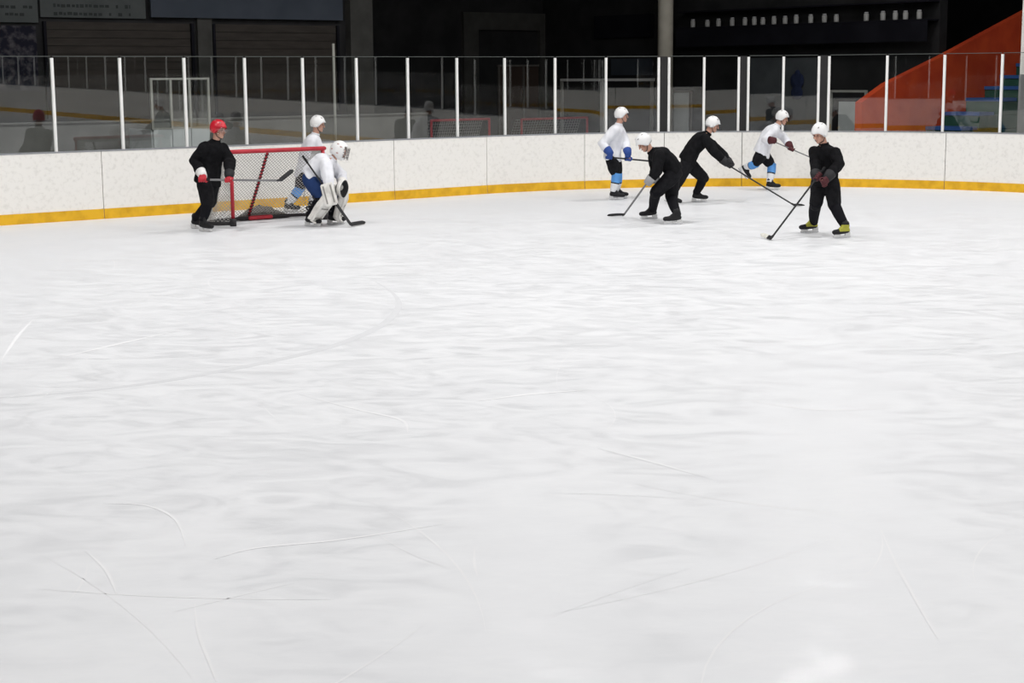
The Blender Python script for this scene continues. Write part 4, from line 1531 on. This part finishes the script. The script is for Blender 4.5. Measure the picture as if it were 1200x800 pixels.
for a, z in ((75, 0.08), (100, 0.11), (130, 0.02), (-75, 0.08), (-100, 0.11), (-130, 0.02), (-90, -0.02), (90, -0.02)):
    bm = bmesh.new()
    ct = math.sqrt(max(0, 1 - ((z - 0.01) / 0.152) ** 2))
    p_ = H(0.008 + 0.148 * ct * math.cos(math.radians(a)), 0.122 * ct * math.sin(math.radians(a)), z)
    ellipsoid(bm, p_, ff * 0.022, fl * 0.008, fu * 0.014, 8, 6)
    obj('painted_fleck', bm, M['mask_fleck'], mk, True)
# leg pads
for k in 'rl':
    fmx = gi['fm'][k]
    f3, l3, u3 = (fmx.col[i].to_3d() for i in range(3))
    kn, an_ = gi['kn'][k], gi['ank'][k]
    hipk = gi['hip'][k]
    shin = (an_ - kn).normalized()
    fw2 = (f3 - shin * f3.dot(shin)).normalized()
    sd = shin.cross(fw2)
    th_ = (kn - hipk).normalized()
    top = kn - th_ * 0.02 - shin * 0.26 + fw2 * 0.07
    path = [(top, 0.135, 0.045), (kn - shin * 0.12 + fw2 * 0.115, 0.145, 0.06), (kn + fw2 * 0.125, 0.15, 0.075), (kn.lerp(an_, 0.5) + fw2 * 0.105, 0.145, 0.07), (an_ - shin * 0.02 + fw2 * 0.10, 0.14, 0.065), (an_ - u3 * 0.075 + f3 * 0.16, 0.125, 0.05)]
    bm = bmesh.new()
    rings = []
    for q, (pp, wv, tv) in enumerate(path):
        d_ = (path[min(q + 1, 5)][0] - path[max(q - 1, 0)][0]).normalized()
        nrm = (fw2 - d_ * fw2.dot(d_)).normalized()
        rings.append(ering(pp, sd * wv, nrm * tv, 20, 0.6))
    loft(bm, rings)
    pad = fuse('leg_pad', bm, M['pad_white'], gk, 0.014, 3, 0.006, 9)
    for sg in (-1, 1):
        bm = bmesh.new()
        tube(bm, [pp + sd * wv * 0.86 * sg + fw2 * tv * 0.75 for pp, wv, tv in path], [0.022, 0.026, 0.028, 0.028, 0.026, 0.02], 8)
        obj('pad_roll', bm, M['pad_white'], pad, True)
    for q, tt in enumerate((0.2, 0.45, 0.7)):
        c_ = kn.lerp(an_, tt)
        bm = bmesh.new()
        rr = [c_ + (sd * math.cos(x) * 0.135 + fw2 * (math.sin(x) * 0.11 - 0.0)) for x in [math.radians(180 + 18 * w_) for w_ in range(11)]]
        tube(bm, rr, 0.014, 6)
        obj('pad_strap', bm, M['goal_black'], pad)
    for q, tt in enumerate((0.35, 0.8)):
        c_ = kn.lerp(an_, tt) + fw2 * (0.105 + 0.07)
        bm = bmesh.new()
        box(bm, c_, sd * 0.12, fw2 * 0.012, shin * 0.012)
        obj('pad_seam', bm, M['pad_grey'], pad)
# blocker on the stick hand, catching glove on the other
ctr, gd, e1, e2 = gi['grips']['r']
out = (at(388, 223, 10) - at(388, 223, 11)).normalized()
bm = bmesh.new()
bc_ = ctr + Vector((0.02, -0.12, -0.02))
ad = Vector((0.25, -0.15, -0.95)).normalized()
s1, s2 = perp(ad, Vector((0, -1, 0)))
loft(bm, [ering(bc_ - ad * 0.19, s2 * 0.09, s1 * 0.022, 16, 0.6), ering(bc_ - ad * 0.17, s2 * 0.105, s1 * 0.03, 16, 0.6), ering(bc_ + ad * 0.15, s2 * 0.115, s1 * 0.03, 16, 0.6), ering(bc_ + ad * 0.19, s2 * 0.09, s1 * 0.02, 16, 0.6)])
blk = obj('blocker', bm, M['pad_white'], gk)
for sg in (-1, 1):
    bm = bmesh.new()
    box(bm, bc_ + s1 * 0.03 + s2 * 0.06 * sg, ad * 0.15, s2 * 0.012, s1 * 0.006)
    obj('blocker_stripe', bm, M['pad_grey'], blk)
bm = bmesh.new()
hb = bmesh.new()
for off in (-0.04, -0.013, 0.014, 0.041):
    tube(hb, [ctr + gd * off + (e1 * math.cos(math.radians(a)) + e2 * math.sin(math.radians(a))) * 0.034 for a in (20, 80, 140, 200, 250)], 0.017, 8)
tube(hb, [ctr + gd * (-0.05) + (e1 * math.cos(math.radians(a)) + e2 * math.sin(math.radians(a))) * 0.034 for a in (10, -50, -110)], 0.018, 8)
ellipsoid(hb, ctr + e1 * 0.06, e1 * 0.05, gd * 0.055, e2 * 0.04)
bm.free()
fuse('blocker_fingers', hb, M['glove_black'], blk, 0.008, 3)
wl, ell = gi['wr']['l'], gi['el']['l']
cc = at(402.5, 221, gi['Y0'] - 0.27) - gi['base']
fd = Vector((0.75, -0.6, -0.15)).normalized()          # the open pocket faces forward and towards the camera
s1, s2 = perp(fd, Vector((0, 0, 1)))
bm = bmesh.new()
rings = []
for a, dpt in ((0.0, -0.13), (0.6, -0.12), (0.9, -0.08), (1.0, -0.02), (1.0, 0.02), (0.86, 0.02), (0.8, -0.03), (0.5, -0.07), (0.02, -0.08)):
    a = max(a, 0.02)
    rings.append([cc + fd * dpt + (s1 * math.cos(2 * math.pi * i / 20) * 0.135 * (1 + 0.12 * math.cos(4 * math.pi * i / 20)) + s2 * math.sin(2 * math.pi * i / 20) * 0.10) * a for i in range(20)])
loft(bm, rings, True, [0, 0, 1, 1, 0, 0, 0, 0, 0])
ct_ = obj('catching_glove', bm, [M['glove_black'], M['pad_white']], gk, True)
bm = bmesh.new()
tube(bm, [wl + (ell - wl) * 0.35, wl, cc - fd * 0.1], [0.085, 0.085, 0.06], 14)
obj('cuff', bm, M['pad_white'], ct_, True)
